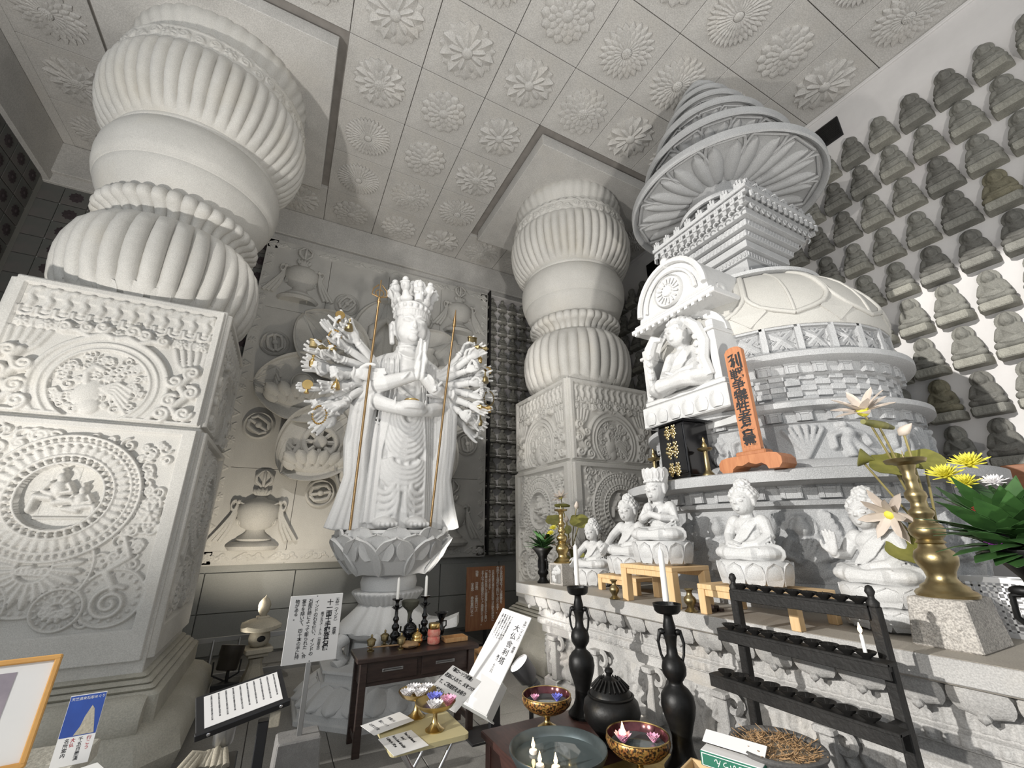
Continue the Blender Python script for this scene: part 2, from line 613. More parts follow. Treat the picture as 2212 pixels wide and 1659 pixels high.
    def mesh(s, name, m, skirt=.012, bend=None):
        ny, nx = s.X.shape
        Z = s.Z.copy()
        Z[0, :] = Z[-1, :] = -skirt
        Z[:, 0] = Z[:, -1] = -skirt
        if bend is None:
            co = np.stack([s.X, s.Y, Z], -1)
        else:
            a = s.X / bend
            co = np.stack([(bend + Z) * np.cos(a), (bend + Z) * np.sin(a), s.Y], -1)
        idx = np.arange(nx * ny).reshape(ny, nx)
        q = np.stack([idx[:-1, :-1], idx[:-1, 1:], idx[1:, 1:], idx[1:, :-1]], -1).reshape(-1, 4)
        me = bpy.data.meshes.new(name)
        me.vertices.add(nx * ny)
        me.vertices.foreach_set('co', co.astype(np.float32).ravel())
        me.loops.add(q.size)
        me.loops.foreach_set('vertex_index', q.astype(np.int32).ravel())
        me.polygons.add(len(q))
        me.polygons.foreach_set('loop_start', np.arange(0, q.size, 4, dtype=np.int32))
        me.polygons.foreach_set('loop_total', np.full(len(q), 4, dtype=np.int32))
        me.polygons.foreach_set('use_smooth', np.ones(len(q), dtype=bool))
        me.update(calc_edges=True)
        me.validate()
        me.materials.append(MATS[m])
        return me
# ------------------------------------------------------------------ room
ZC, YB, XR, XL = 7.417, 7.72, 6.22, -4.0
TS, TX0, TY0, TR = .91, -.161 * .91, 3.3206 * .91, 1.0225 * .91
ORD = ['first', 'second', 'third', 'fourth', 'fifth', 'sixth', 'seventh', 'eighth', 'ninth', 'tenth', 'eleventh', 'twelfth', 'thirteenth', 'fourteenth', 'fifteenth', 'sixteenth', 'seventeenth', 'eighteenth', 'nineteenth', 'twentieth', 'twenty-first', 'twenty-second', 'twenty-third', 'twenty-fourth']

fl = struct(MB().box((1.1, 1.8, -.13), (10.8, 12.4, .24)).build('floor', 'floor_joint', smooth=0), 'grey stone paved floor')
tl = MB().box((0, 0, -.006), (.594, .594, .024), ch=.003).mesh('paving_tile', 'floor_stone', 0)
for i in range(-5, 5):
    for j in range(2, 13):
        obj('paving_tile', tl, fl, T(i * .6 + .3, j * .6 + .3, 0))

ce = struct(MB().box((1.1, 1.8, ZC + .15), (10.8, 12.4, .2)).build('ceiling', 'joint', smooth=0), 'stone ceiling of carved lotus tiles')


def rosette(layers, dome, style=0):
    m = MB()
    for (n, r0, r1, w, h, e, tip, off, ridge) in layers:
        for i in range(n):
            a = 2 * PI * (i + off) / n
            m.petal(r1 - r0, w, h, tip, e, RZ(a) @ T(r0, 0, 0), nu=6, nv=5, ridge=ridge, curl=.006)
    r, z = dome
    m.lathe([(r, -.004), (r, z * .45), (r * .9, z * .75), (r * .6, z * .95), (r * .15, z), (.002, z)], 20)
    if style:
        for i in range(24):
            a = i * 2.4
            q = r * .8 * math.sqrt((i + .5) / 24)
            m.ell((q * math.cos(a), q * math.sin(a), z * (1 - .35 * (q / r) ** 2)), .012, nu=6, nv=4)
    return m.mesh('lotus_medallion', 'ceiling_stone', 35)


ROS = [
    rosette([(12, .2, .36, .055, .012, .012, .5, .5, 0), (12, .17, .345, .07, .016, .02, .55, 0, .012), (12, .09, .22, .045, .012, .034, .55, .5, .008), (14, .06, .13, .022, .008, .042, .6, 0, 0)], (.085, .07), 1),
    rosette([(22, .12, .355, .045, .014, .014, .35, 0, 0), (22, .1, .27, .034, .012, .028, .35, .5, 0), (22, .07, .17, .022, .01, .04, .35, 0, 0)], (.07, .075), 1),
    rosette([(9, .14, .36, .085, .010, .010, .55, .5, .006), (9, .1, .35, .095, .018, .02, .55, 0, .014), (9, .06, .24, .06, .016, .036, .6, .5, .012)], (.075, .085), 0),
    rosette([(14, .18, .34, .068, .02, .016, .3, 0, 0), (14, .12, .25, .05, .016, .03, .3, .5, 0), (12, .06, .16, .035, .012, .044, .3, 0, 0)], (.08, .075), 0),
    rosette([(16, .14, .36, .06, .008, .014, .25, 0, 0), (16, .1, .28, .05, .008, .03, .25, .5, 0), (16, .06, .19, .034, .008, .044, .25, 0, 0)], (.09, .07), 1),
    rosette([(34, .16, .35, .03, .012, .018, .4, 0, 0), (30, .1, .25, .025, .01, .03, .4, 0, .004), (24, .06, .15, .018, .008, .04, .4, 0, 0)], (.06, .06), 0),
]
ctile = MB().box((0, 0, -.03), (TS - .009, TR - .009, .06), ch=.004).mesh('ceiling_tile', 'ceiling_stone', 0)
pick = {(1, 1): 3, (2, 1): 2, (2, 2): 0, (1, 3): 4, (1, 2): 3, (3, 1): 0, (2, 3): 1, (1, 0): 2, (2, 0): 2, (3, 0): 4, (0, 3): 5, (0, 4): 3, (1, 4): 3, (2, 4): 2, (3, 4): 4, (4, -1): 1, (5, -1): 5}
for c in range(-4, 7):
    for r in range(-4, 5):
        x, y = TX0 + (c + .5) * TS, TY0 + (r + .5) * TR
        if x < -3.7 or (abs(y - 5.33) < .95 and (abs(x - 3.95) < .95 or abs(x + 1.55) < .95)):
            continue
        t = obj('ceiling_tile', ctile, ce, T(x, y, ZC + .06))
        obj('lotus_medallion', ROS[pick.get((c, r), rnd.randrange(6))], t, T(0, 0, -.06) @ RX(PI) @ RZ(rnd.uniform(0, 6)) @ S(rnd.uniform(.94, 1.04)))
# outer border of the ceiling and the slabs above the columns
b = MB()
b.box((XL + .1, 4.4, ZC + .03), (.24, 6.7, .07))
b.build('ceiling_border', 'ceiling_stone', ce, 0)
for x in (3.95, -1.5):
    m = MB().box((x, 5.33, ZC - .1), (2.5, 2.54, .21), ch=.006)
    m.build('column_slab', 'ceiling_stone', ce, 0)

# back wall, split so that the niches lie in a recess
wb = struct(MB().box((1.1, YB + .2, 3.7), (10.9, .3, 7.4)).build('wall_back', 'grey_wall', smooth=0), 'grey back wall behind the many-armed statue')
m = MB()
m.box((1.1, YB - .02, 7.13), (10.2, .16, .56), ch=.01)
m.box((1.1, YB + .02, 6.78), (10.2, .1, .16), ch=.008)
struct(m.build('trim_1', 'ceiling_stone', smooth=0), 'pale stone cornice along the top of the back wall')
g = MB()
for k, x in enumerate((-.8, .35, 1.5, 2.65)):
    g.box((x + .56, YB + .045, .60), (1.138, .03, 1.02), ch=.003)
wq = MB().box((0, 0, 0), (1.138, .05, .51), ch=.003).mesh('wall_slab', 'grey_wall', 0)
for x in (-2.0, -.85, .3, 1.45, 2.6, 3.75, 4.9):
    for z in (.28, .80):
        obj('wall_slab', wq, wb, T(x + .575, YB + .03, z + .02))
# niche wall right of the relief
wn = struct(MB().box((4.82, YB + .03, 3.98), (2.8, .03, 5.55)).build('trim_4', 'white_plaster', smooth=0), 'white backing of the niche grid right of the relief panel')
ns_ = MB().box((0, 0, 0), (2.8, .2, .02), ch=.003).mesh('niche_shelf', 'white_plaster', 0)
for k in range(19):
    obj('niche_shelf', ns_, wn, T(4.82, YB - .06, 1.228 + k * .3022))
MB().box((3.425, YB - .08, 3.98), (.02, .24, 5.55)).build('niche_gap_shade', 'vent_and_shade_black', wn, 0)  # black strip standing in for the shade in the gap beside the niches

# dark flower tiles of the far left corner
dt = MB().box((0, 0, 0), (.308, .03, .308), ch=.004).mesh('dark_tile', 'dark_tile_wall', 0)
df = MB()
for i in range(10):
    df.petal(.09, .03, .008, .45, .004, RX(PI / 2) @ RZ(i * PI / 5), nu=5, nv=3)
df.ell((0, -.008, 0), (.03, .012, .03), nu=8, nv=5)
dfm = df.mesh('flower', 'dark_flower', 40)
for i in range(10):
    for j in range(14):
        t = obj('dark_tile', dt, wb, T(-3.902 + i * .32, YB + .04, 6.56 - j * .322))
        if i:
            obj('flower', dfm, t, T(0, -.014, 0))
wl = struct(MB().box((XL - .15, 6.0, 3.7), (.3, 3.7, 7.4)).build('wall_left', 'grey_wall', smooth=0), 'dark flower-tiled left wall')
for i in range(11):
    for j in range(10):
        t = obj('dark_tile', dt, wl, T(XL + .012, 7.44 - i * .32, 6.56 - j * .322) @ RZ(PI / 2))
        obj('flower', dfm, t, T(0, -.014, 0))
m = MB().box((XL + .02, 5.9, 7.06), (.14, 3.6, .7), ch=.01)
struct(m.build('trim_2', 'ceiling_stone', smooth=0), 'pale stone beam along the top of the left wall')

# right wall with its rows of Buddhas
wr = struct(MB().box((XR + .15, 2.6, 3.7), (.3, 10.4, 7.4)).build('wall_right', 'white_plaster', smooth=0), 'white plaster right wall')
m = MB().box((XR - .01, 2.6, 7.385), (.05, 10.3, .05), ch=.008)
struct(m.build('trim_3', 'white_plaster', smooth=0), 'white moulding where right wall meets ceiling')


def vent(y, z, lab):
    o = tag(thing('air_vent', lab, 'vent', (XR, y, z)), lab, 'vent', 'air vents')
    MB().box((-.012, 0, 0), (.03, .34, .34)).build('vent_frame', 'vent_and_shade_black', o, 0)
    sl = MB().box((0, 0, 0), (.02, .31, .014), RY(.5)).mesh('slat', 'iron_black', 0)
    for k in range(11):
        obj('slat', sl, o, T(-.034, 0, -.14 + k * .028))


vent(1.9, 7.02, 'black louvred air vent high on the white wall beside the stone umbrella')
vent(5.33, 6.86, 'black louvred air vent between the far column and the stone umbrella')


# ------------------------------------------------------------------ seated wall Buddhas
def buddha_blob(halo=True, hands=0):
    m = MB()
    m.ell((0, -.085, .045), (.15, .09, .05))
    for s in (-1, 1):
        m.ell((s * .105, -.1, .042), (.062, .065, .046))
        m.ell((s * .075, -.06, .205), (.045, .045, .045))
        m.tube([(s * .088, -.06, .2), (s * .118, -.085, .115), (s * .05, -.14, .09), (0, -.15, .088)], [.04, .036, .03, .025], 8)
        m.ell((s * .06, -.075, .285), (.01, .016, .036), nu=8, nv=6)
    m.ell((0, -.06, .15), (.088, .065, .1))
    m.ell((0, -.075, .225), (.03, .03, .05))
    m.ell((0, -.082, .295), (.06, .056, .068))
    m.ell((0, -.072, .357), (.034, .034, .028))
    m.ell((0, -.138, .288), (.01, .013, .02), nu=6, nv=5)
    m.ell((0, -.132, .262), (.018, .009, .007), nu=6, nv=5)
    m.ell((0, -.126, .31), (.042, .016, .008), nu=6, nv=5)
    m.tube([(-.06, -.1, .22), (0, -.125, .15), (.07, -.125, .1)], .012, 6)
    m.tube([(-.1, -.165, .075), (0, -.18, .055), (.1, -.165, .07)], .012, 6)
    if halo:
        m.lathe([(.001, .0), (.1, 0), (.105, .012), (.1, .022), (.001, .022)], 24, T(0, -.035, .295) @ RX(PI / 2))
        m.box((0, -.02, .15), (.1, .05, .3))
    return m


bud_me = sculpt(buddha_blob(), 'figure', 'buddha_stone', .008, 3)
bud_small = sculpt(buddha_blob(False), 'figure', 'buddha_stone', .012, 2, dec=.5)
bud_halo_dark = bud_me.copy()
bud_halo_dark.materials[0] = MATS['buddha_stone_dark']
bud_moss = bud_me.copy()
bud_moss.materials[0] = MATS['buddha_stone_mossy']
m = MB()
pts = [(-.142, 0), (-.142, -.11), (-.115, -.165), (.115, -.165), (.142, -.11), (.142, 0)]
m.loft([[(x * k, y * k, z) for x, y in pts] for z, k in ((-.09, .93), (-.08, .99), (-.015, 1.0), (0, .95))])
for i in range(7):
    m.petal(.06, .02, .006, .4, 0, T(-.1 + i * .033, -.163, -.08) @ RX(PI / 2) @ RZ(PI / 2), nu=4, nv=3)
base_me = m.mesh('base', 'buddha_base', 40)
base_dark = base_me.copy()
base_dark.materials[0] = MATS['buddha_stone']
for r in range(9):
    for k in range(22):
        y = .045 + k * .3305
        z = 6.342 - r * .5115
        if y > 7.5 or (2.9 < y < 3.6 and r > 5):
            continue
        dist = abs(y - 2.3)
        v = rnd.random()
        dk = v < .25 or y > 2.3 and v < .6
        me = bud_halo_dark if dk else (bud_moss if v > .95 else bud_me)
        o = thing('wall_buddha', 'stone Buddha on right wall, %s row below ceiling, %s column from the near end' % (ORD[r], ORD[k]), 'statue', (XR, y, z), -PI / 2, 'stone Buddhas in rows on the white right wall')
        s = .98 + .07 * rnd.random()
        o.scale = (s, s, s)
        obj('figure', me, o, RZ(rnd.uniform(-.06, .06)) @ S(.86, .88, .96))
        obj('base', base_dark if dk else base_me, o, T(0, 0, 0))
m = MB()
m.lathe([(.001, -.06), (.09, -.06), (.105, -.05), (.125, -.02), (.12, 0), (.001, 0)], 20, S(1, .72, 1) @ T(0, -.02, 0))
sb = m.mesh('base', 'buddha_stone', 40)
for r in range(18):
    for k in range(9):
        x = 3.52 + k * .2555 + (-.0 if r % 2 else 0)
        z = 6.345 - r * .3022
        o = thing('niche_buddha', 'small stone Buddha in the back wall niches, %s row from top, %s beside the relief' % (ORD[r], ORD[k]), 'statue', (x, YB - .075, z + .045), 0, 'small stone Buddhas in the niche grid')
        obj('figure', bud_small, o, S(.66) @ T(0, .06, 0))
        obj('base', sb, o)
# ------------------------------------------------------------------ the two carved columns
def relief_upper():
    R = Rel(1.44, 1.13)
    R.rect(-.72, .72, 0, 1.13, .03, .004)
    k = R.sub(-.655, .655, .03, 1.07)
    R.Z[k] = 0
    # hooked columns and lobes along the top
    R.rect(-.655, .655, .97, 1.07, .008)
    for i in range(12):
        x = -.6 + i * .109
        R.stroke([(x + .03, 1.045), (x, 1.03), (x - .012, .98), (x + .012, .93), (x, .885)], .026, .022)
        R.dome(x + .04, 1.05, .018, .018, .02)
        R.stroke([(x - .045, .87), (x - .04, .815), (x, .80), (x + .04, .815), (x + .045, .87)], .014, .018)
        R.dome(x, .845, .03, .024, .014)
    R.rect(-.655, .655, .695, .785, .012)
    for i in range(9):
        x = -.6 + i * .15
        R.petals(x, .74, .008, .042, 8, .012, .012)
        R.dome(x, .74, .013, .013, .012, 0, .018)
        R.stroke([(x + .075, .78), (x + .065, .74), (x + .075, .7)], .008, .008, .012)
    # drapery flutes at the sides
    for s in (-1, 1):
        for j in range(5):
            R.stroke([(s * (.645 - j * .058), .68), (s * (.64 - j * .045), .55), (s * (.655 - j * .02), .42), (s * .66, .3)], .022, .018)
    # framed medallion
    R.disc(0, .27, .45, .02, .02)
    R.ring(0, .27, .435, .02, .014, .02)
    R.ring(0, .27, .37, .012, .012, .02)
    R.disc(0, .27, .33, .001, set_=True)
    R.ring(0, .27, .32, .014, .022, .008)
    R.Z[R.Y < .035] = np.minimum(R.Z[R.Y < .035], .03)
    g = random.Random(3)
    for _ in range(95):
        a, q = g.uniform(0, 6.3), .30 * math.sqrt(g.random())
        x, y = q * math.cos(a), .28 + q * math.sin(a) * .95
        if y > .05:
            R.spiral(x, y, g.uniform(.02, .05), g.uniform(0, 6), g.choice((-1, 1)) * 1.3, .0085, .018, .004)
    R.dome(-.07, .20, .09, .13, .034, -.4)      # bird with arched neck
    R.dome(-.04, .10, .075, .08, .03)
    R.stroke([(-.09, .28), (-.11, .37), (-.07, .43), (-.02, .41)], .03, .032)
    for j in range(5):
        R.stroke([(0, .25), (.1, .31 - j * .03), (.2, .26 - j * .05)], .018, .026)
    # scrolls over the arch and beside it
    for s in (-1, 1):
        R.stroke([(s * .02, .70), (s * .08, .72), (s * .16, .68), (s * .25, .72), (s * .34, .71)], .03, .04)
        R.spiral(s * .10, .78, .05, 0, s * 1.3, .022, .045)
        R.spiral(s * .19, .755, .045, 2, -s * 1.3, .02, .045)
        R.spiral(s * .33, .73, .045, 2, s * 1.3, .02, .045)
        R.stroke([(s * .56, .06), (s * .5, .14), (s * .58, .24), (s * .52, .34), (s * .57, .43), (s * .53, .5)], .034, .045)
        for q, (x, y) in enumerate(((.6, .1), (.48, .2), (.61, .29), (.48, .38), (.59, .47), (.44, .08))):
            R.spiral(s * x, y, .06, q, (1 if q % 2 else -1) * 1.4, .024, .05)
    R.Z *= 1.25
    return R.mesh('relief', 'column_stone')


def figure(R, x, y, s, h, b, flip=1):
    """small seated figure in relief"""
    R.dome(x, y + .30 * s, .065 * s, .08 * s, h, 0, b)
    R.dome(x, y + .39 * s, .035 * s, .04 * s, h, 0, b)
    R.dome(x, y + .15 * s, .1 * s, .14 * s, h, 0, b)
    R.stroke([(x - .09 * s, y + .22 * s), (x - .15 * s, y + .12 * s), (x - .04 * s, y + .08 * s)], .035 * s, h * .9, b)
    R.stroke([(x + .09 * s, y + .22 * s), (x + .15 * s, y + .12 * s), (x + .05 * s, y + .1 * s)], .035 * s, h * .9, b)
    R.stroke([(x - .05 * s, y + .03 * s), (x + flip * .2 * s, y + .05 * s), (x + flip * .22 * s, y - .12 * s)], .055 * s, h * .9, b)
    R.stroke([(x + .05 * s, y + .02 * s), (x - flip * .18 * s, y + .0 * s), (x, y - .03 * s)], .05 * s, h * .9, b)


def relief_lower():
    R = Rel(1.46, 1.74)
    R.rect(-.73, .73, 0, 1.74, .028, .004)
    k = R.sub(-.62, .62, .22, 1.68)
    R.Z[k] = 0
    g = random.Random(5)
    # corner scrollwork
    R.foliage(-.58, .58, 1.30, 1.64, 75, .012, .022, 4)
    R.foliage(.3, .58, .28, 1.3, 60, .012, .022, 6)
    R.foliage(-.58, -.3, .28, 1.3, 60, .012, .022, 7)
    for s in (-1, 1):
        R.rect(s * .52 - .1, s * .52 + .1, .93, 1.16, .012)
        R.petals(s * .55, 1.045, .015, .07, 8, .016, .012)
        R.dome(s * .55, 1.045, .02, .02, .02, 0, .02)
        for j in range(6):
            R.dome(s * .55 - .08 + j * .032, 1.14, .013, .013, .012, 0, .012)
            R.dome(s * .55 - .08 + j * .032, .95, .013, .013, .012, 0, .012)
        # round scroll at the lower corner
        R.disc(s * .45, .44, .2, .006, set_=True)
        R.ring(s * .45, .44, .195, .014, .022)
        R.spiral(s * .45, .40, .12, 1, s * 2.0, .018, .03)
        R.beads(s * .45, .44, .155, 18, .016, .022)
        R.stroke([(s * .45, .5), (s * .38, .62), (s * .5, .72), (s * .44, .86)], .03, .03, 0, True)
    # half rosettes under the great medallion
    for (cx, cy, r) in ((-.02, .66, .33), (-.26, .42, .17), (.17, .38, .15)):
        R.disc(cx, cy, r, .004, set_=True)
        R.ring(cx, cy, r - .012, .012, .018, .006)
        R.beads(cx, cy, r - .036, int(r * 110), .013, .016, .004)
        R.petals(cx, cy, r * .3, r - .06, 22 if r > .3 else 12, .024, .004)
        R.ring(cx, cy, r * .3, .012, .02, .006)
        for j in range(5):
            R.spiral(cx - .06 + j * .03, cy - .02, .035, j, 1.2, .012, .02, .006)
    # great medallion
    cx, cy = 0, 1.16
    R.disc(cx, cy, .47, .02, .01, set_=True)
    R.ring(cx, cy, .46, .012, .012, .022)
    R.beads(cx, cy, .432, 62, .0185, .02, .02)
    R.ring(cx, cy, .404, .011, .012, .022)
    R.petals(cx, cy, .318, .396, 42, .016, .022, .7)
    R.ring(cx, cy, .306, .012, .018, .026)
    R.beads(cx, cy, .278, 36, .02, .022, .03)
    R.ring(cx, cy, .248, .012, .016, .03)
    R.disc(cx, cy, .238, -.012, set_=True)
    R.ring(-.02, 1.3, .075, .007, .008, -.004)
    figure(R, -.03, 1.13, .56, .06, -.012, -1)
    figure(R, .11, 1.07, .46, .055, -.012, 1)
    R.rect(-.13, .18, .995, 1.015, .03)
    R.Z *= 1.5
    return R.mesh('relief', 'column_stone')


REL_U, REL_L = relief_upper(), relief_lower()


def lobed(n, depth, z0, z1, p=.5):
    def f(r, a, i, z):
        t = (z - z0) / (z1 - z0)
        d = depth * max(0, min(1, min(t, 1 - t) * 5)) if 0 <= t <= 1 else 0
        s = abs(math.sin(n * a / 2)) ** p
        return r - d * (1 - s)
    return f


def make_column(loc, label, group):
    col = thing('carved_column', label, 'column', loc, 0, group)
    # foot: cushion stone and mouldings
    m = MB()
    pr = [(1.02, 0), (1.06, .04), (1.1, .16), (1.06, .29), (.98, .36)]
    m.loft([[(x * k, y * k, z) for x, y in ((-1, -.8), (-.8, -1), (.8, -1), (1, -.8), (1, .8), (.8, 1), (-.8, 1), (-1, .8))] for k, z in pr])
    m.build('plinth', 'base_stone', col, 40)
    for k in (0, 2):
        MB().tube([(-.84, -.90, .40), (-.8, -.90, .40), (.8, -.90, .40), (.84, -.90, .40)], [.12, .135, .135, .12], 20).build('roll_moulding', 'base_stone', col, 50, RZ(k * PI / 2))
    m = MB()
    for k, z0, z1 in ((.90, .30, .54), (.86, .54, .575), (.83, .575, .605), (.79, .605, .64)):
        m.box((0, 0, (z0 + z1) / 2), (k * 2, k * 2, z1 - z0), ch=.018)
    m.build('foot_moulding', 'base_stone', col, 40)
    MB().box((0, 0, 1.55), (1.5, 1.5, 1.86), ch=.006).build('lower_block', 'column_stone', col, 0)
    MB().box((0, 0, 3.065), (1.47, 1.47, 1.17), ch=.006).build('upper_block', 'column_stone', col, 0)
    for k in range(4):
        obj('upper_relief', REL_U, col, RZ(k * PI / 2) @ T(0, -.737, 2.50) @ RX(PI / 2))
        obj('lower_relief', REL_L, col, RZ(k * PI / 2) @ T(0, -.752, .72) @ RX(PI / 2))
    # lower bulb
    pr = [(.66, 3.65), (.73, 3.68), (.80, 3.77), (.85, 3.90), (.872, 4.04), (.876, 4.17), (.862, 4.30), (.825, 4.43), (.755, 4.53), (.66, 4.59), (.56, 4.61)]
    rr = []
    for i in range(len(pr) - 1):
        for q in range(3):
            t = q / 3
            rr.append((pr[i][0] + (pr[i + 1][0] - pr[i][0]) * t, pr[i][1] + (pr[i + 1][1] - pr[i][1]) * t))
    rr.append(pr[-1])
    m = MB().lathe(rr, 288, rf=lobed(32, .07, 3.66, 4.60))
    m.build('gadrooned_bulb', 'column_stone', col, 60)
    m = MB()
    for i in range(24):
        a = 2 * PI * i / 24
        m.petal(.16, .075, .02, .35, .01, RZ(a) @ T(.70, 0, 3.635) @ RY(-1.05), nu=6, nv=5)
    m.build('bulb_petals', 'column_stone', col, 40)
    # fluted neck with knuckled ring
    pr = [(.585, 4.55), (.595, 4.62), (.615, 4.67), (.65, 4.71), (.70, 4.735), (.745, 4.75), (.762, 4.78), (.764, 4.82), (.748, 4.86), (.70, 4.885), (.62, 4.9)]
    m = MB().lathe(pr, 288, rf=lobed(36, .045, 4.45, 5.0))
    m.build('fluted_neck', 'column_stone', col, 60)
    # plain bowl
    pr = [(.62, 4.86), (.69, 4.91), (.76, 5.0), (.812, 5.11), (.828, 5.165), (.826, 5.18), (.84, 5.19), (.842, 5.21), (.852, 5.215), (.876, 5.30), (.888, 5.42), (.882, 5.53), (.85, 5.63), (.80, 5.70), (.74, 5.73)]
    MB().lathe(pr, 96).build('plain_bowl', 'column_stone', col, 60)
    MB().lathe([(.78, 5.68), (.805, 5.69), (.815, 5.73), (.80, 5.77)], 96).build('collar', 'column_stone', col, 60)
    # upper gadrooned capital
    pr = [(.78, 5.74), (.85, 5.77), (.92, 5.84), (.985, 5.94), (1.035, 6.06), (1.065, 6.20), (1.075, 6.34), (1.065, 6.46), (1.03, 6.55), (.96, 6.60)]
    rr = []
    for i in range(len(pr) - 1):
        for q in range(3):
            t = q / 3
            rr.append((pr[i][0] + (pr[i + 1][0] - pr[i][0]) * t, pr[i][1] + (pr[i + 1][1] - pr[i][1]) * t))
    rr.append(pr[-1])
    MB().lathe(rr, 336, rf=lobed(48, .062, 5.73, 6.6)).build('gadrooned_capital', 'column_stone', col, 60)
    obj('carved_band', BAND, col, T(0, 0, 6.53))
    MB().lathe([(1.0, 6.5), (1.0, 6.74), (.93, 6.78), (.88, 6.80)], 96).build('band_core', 'column_stone', col, 60)
    m = MB()
    for i in range(44):
        a = 2 * PI * i / 44
        m.ell((.945 * math.cos(a), .945 * math.sin(a), 6.79), (.05, .075, .05), nu=10, nv=6, R=Matrix.Rotation(a, 3, 'Z'))
    m.build('scale_ring', 'column_stone', col, 60)
    pr = [(.86, 6.78), (.85, 6.86), (.86, 6.92), (.91, 6.98), (.955, 7.06), (.975, 7.15), (.95, 7.22)]
    MB().lathe(pr, 160, rf=lobed(40, .02, 6.6, 7.6)).build('top_collar', 'column_stone', col, 60)
    m = MB()
    for i in range(40):
        a = 2 * PI * (i + .5) / 40
        m.petal(.19, .06, .012, .4, .006, RZ(a) @ T(.895, 0, 6.97) @ RY(-1.22), nu=6, nv=5)
    m.build('top_petals', 'column_stone', col, 40)
    return col


R = Rel(2 * PI * 1.0, .24, .012)
R.ring(0, 99, 1, 1, 0)
R.rect(-3.2, 3.2, .0, .02, .012)
R.rect(-3.2, 3.2, .215, .24, .012)
for i in range(44):
    x = -3.05 + i * .142
    if i % 4 == 0:
        R.petals(x, .12, .02, .07, 8, .02)
        R.dome(x, .12, .026, .026, .03)
    else:
        R.spiral(x, .12 + (.02 if i % 2 else -.02), .06, i, (1 if i % 2 else -1) * 1.5, .017, .024)
BAND = R.mesh('carved_band', 'column_stone', 0, bend=1.0)

cl = make_column((-1.5, 5.25, 0), 'massive carved stone column with swelling lobed rings, nearest on the left', 'carved columns')
dup(cl, 'carved stone column standing behind the white altar statues, in front of the niches', 'carved columns', (3.97, 5.25, 0), 0)
# ------------------------------------------------------------------ carved mandala panel behind the statue
PX, PZ, PY = 1.21, 3.93, 7.60
pan = thing('relief_panel', 'huge grey stone relief panel with lotus petals, wheel and vases on back wall', 'relief', (PX, PY, 0))
FR = RX(PI / 2)                      # local x right, y up, z towards the room
sw, sh = 4.36 / 4, 5.5 / 4
ps = MB().box((0, .05, 0), (sw - .006, .1, sh - .006), ch=.003).mesh('panel_slab', 'panel_stone', 0)
for i in range(4):
    for j in range(4):
        obj('panel_slab', ps, pan, T(-2.18 + (i + .5) * sw, .0, 1.18 + (j + .5) * sh))
R = Rel(5.5, .16, .008)
for i in range(26):
    x = -2.65 + i * .21
    k = i % 4
    if k == 0:
        R.petals(x, .08, .012, .06, 8, .014)
        R.dome(x, .08, .02, .02, .02)
    elif k == 2:
        R.stroke([(x - .05, .12), (x, .04), (x + .05, .12)], .014, .014)
        R.stroke([(x - .03, .13), (x, .09), (x + .03, .13)], .012, .014)
        R.dome(x, .05, .014, .014, .014)
    else:
        R.dome(x, .08, .055, .04, .012)
        R.stroke([(x - .06, .05), (x, .13), (x + .06, .05)], .01, .016)
bs = R.mesh('border_strip', 'panel_stone', .0)
R = Rel(4.36, .17, .008)
for i in range(10):
    x = -2.0 + i * .44
    for j in range(5):
        R.spiral(x - .12 + j * .06, .085 + .02 * math.sin(j * 2), .04, j, 1.2 if j % 2 else -1.2, .011, .016)
    R.stroke([(x - .19, .06), (x - .1, .12), (x, .05), (x + .1, .12), (x + .19, .06)], .011, .014)
bh = R.mesh('border_strip', 'panel_stone', .0)
obj('border_strip', bs, pan, frame((-2.09, -.003, PZ), (0, 0, 1), (-1, 0, 0)) @ T(0, -.08, 0))
obj('border_strip', bs, pan, frame((2.09, -.003, PZ), (0, 0, 1), (-1, 0, 0)) @ T(0, -.08, 0))
obj('border_strip', bh, pan, T(0, -.003, 1.2) @ FR)
obj('border_strip', bh, pan, T(0, -.003, 6.49) @ FR)


def lotus_seat(m, x, y, s, b):
    for lay, (n, zz) in enumerate(((7, .02), (6, .06))):
        for i in range(n):
            u = (i - (n - 1) / 2) / ((n - 1) / 2)
            m.petal(.2 * s, .075 * s, .05 * s, .45, .02, T(x + u * .26 * s, y - .02 * s + lay * .06 * s, b + zz * s) @ RZ(PI / 2 - u * .9) @ RY(-.25), nu=6, nv=5)
    m.ell((x, y, b), (.3 * s, .09 * s, .08 * s))


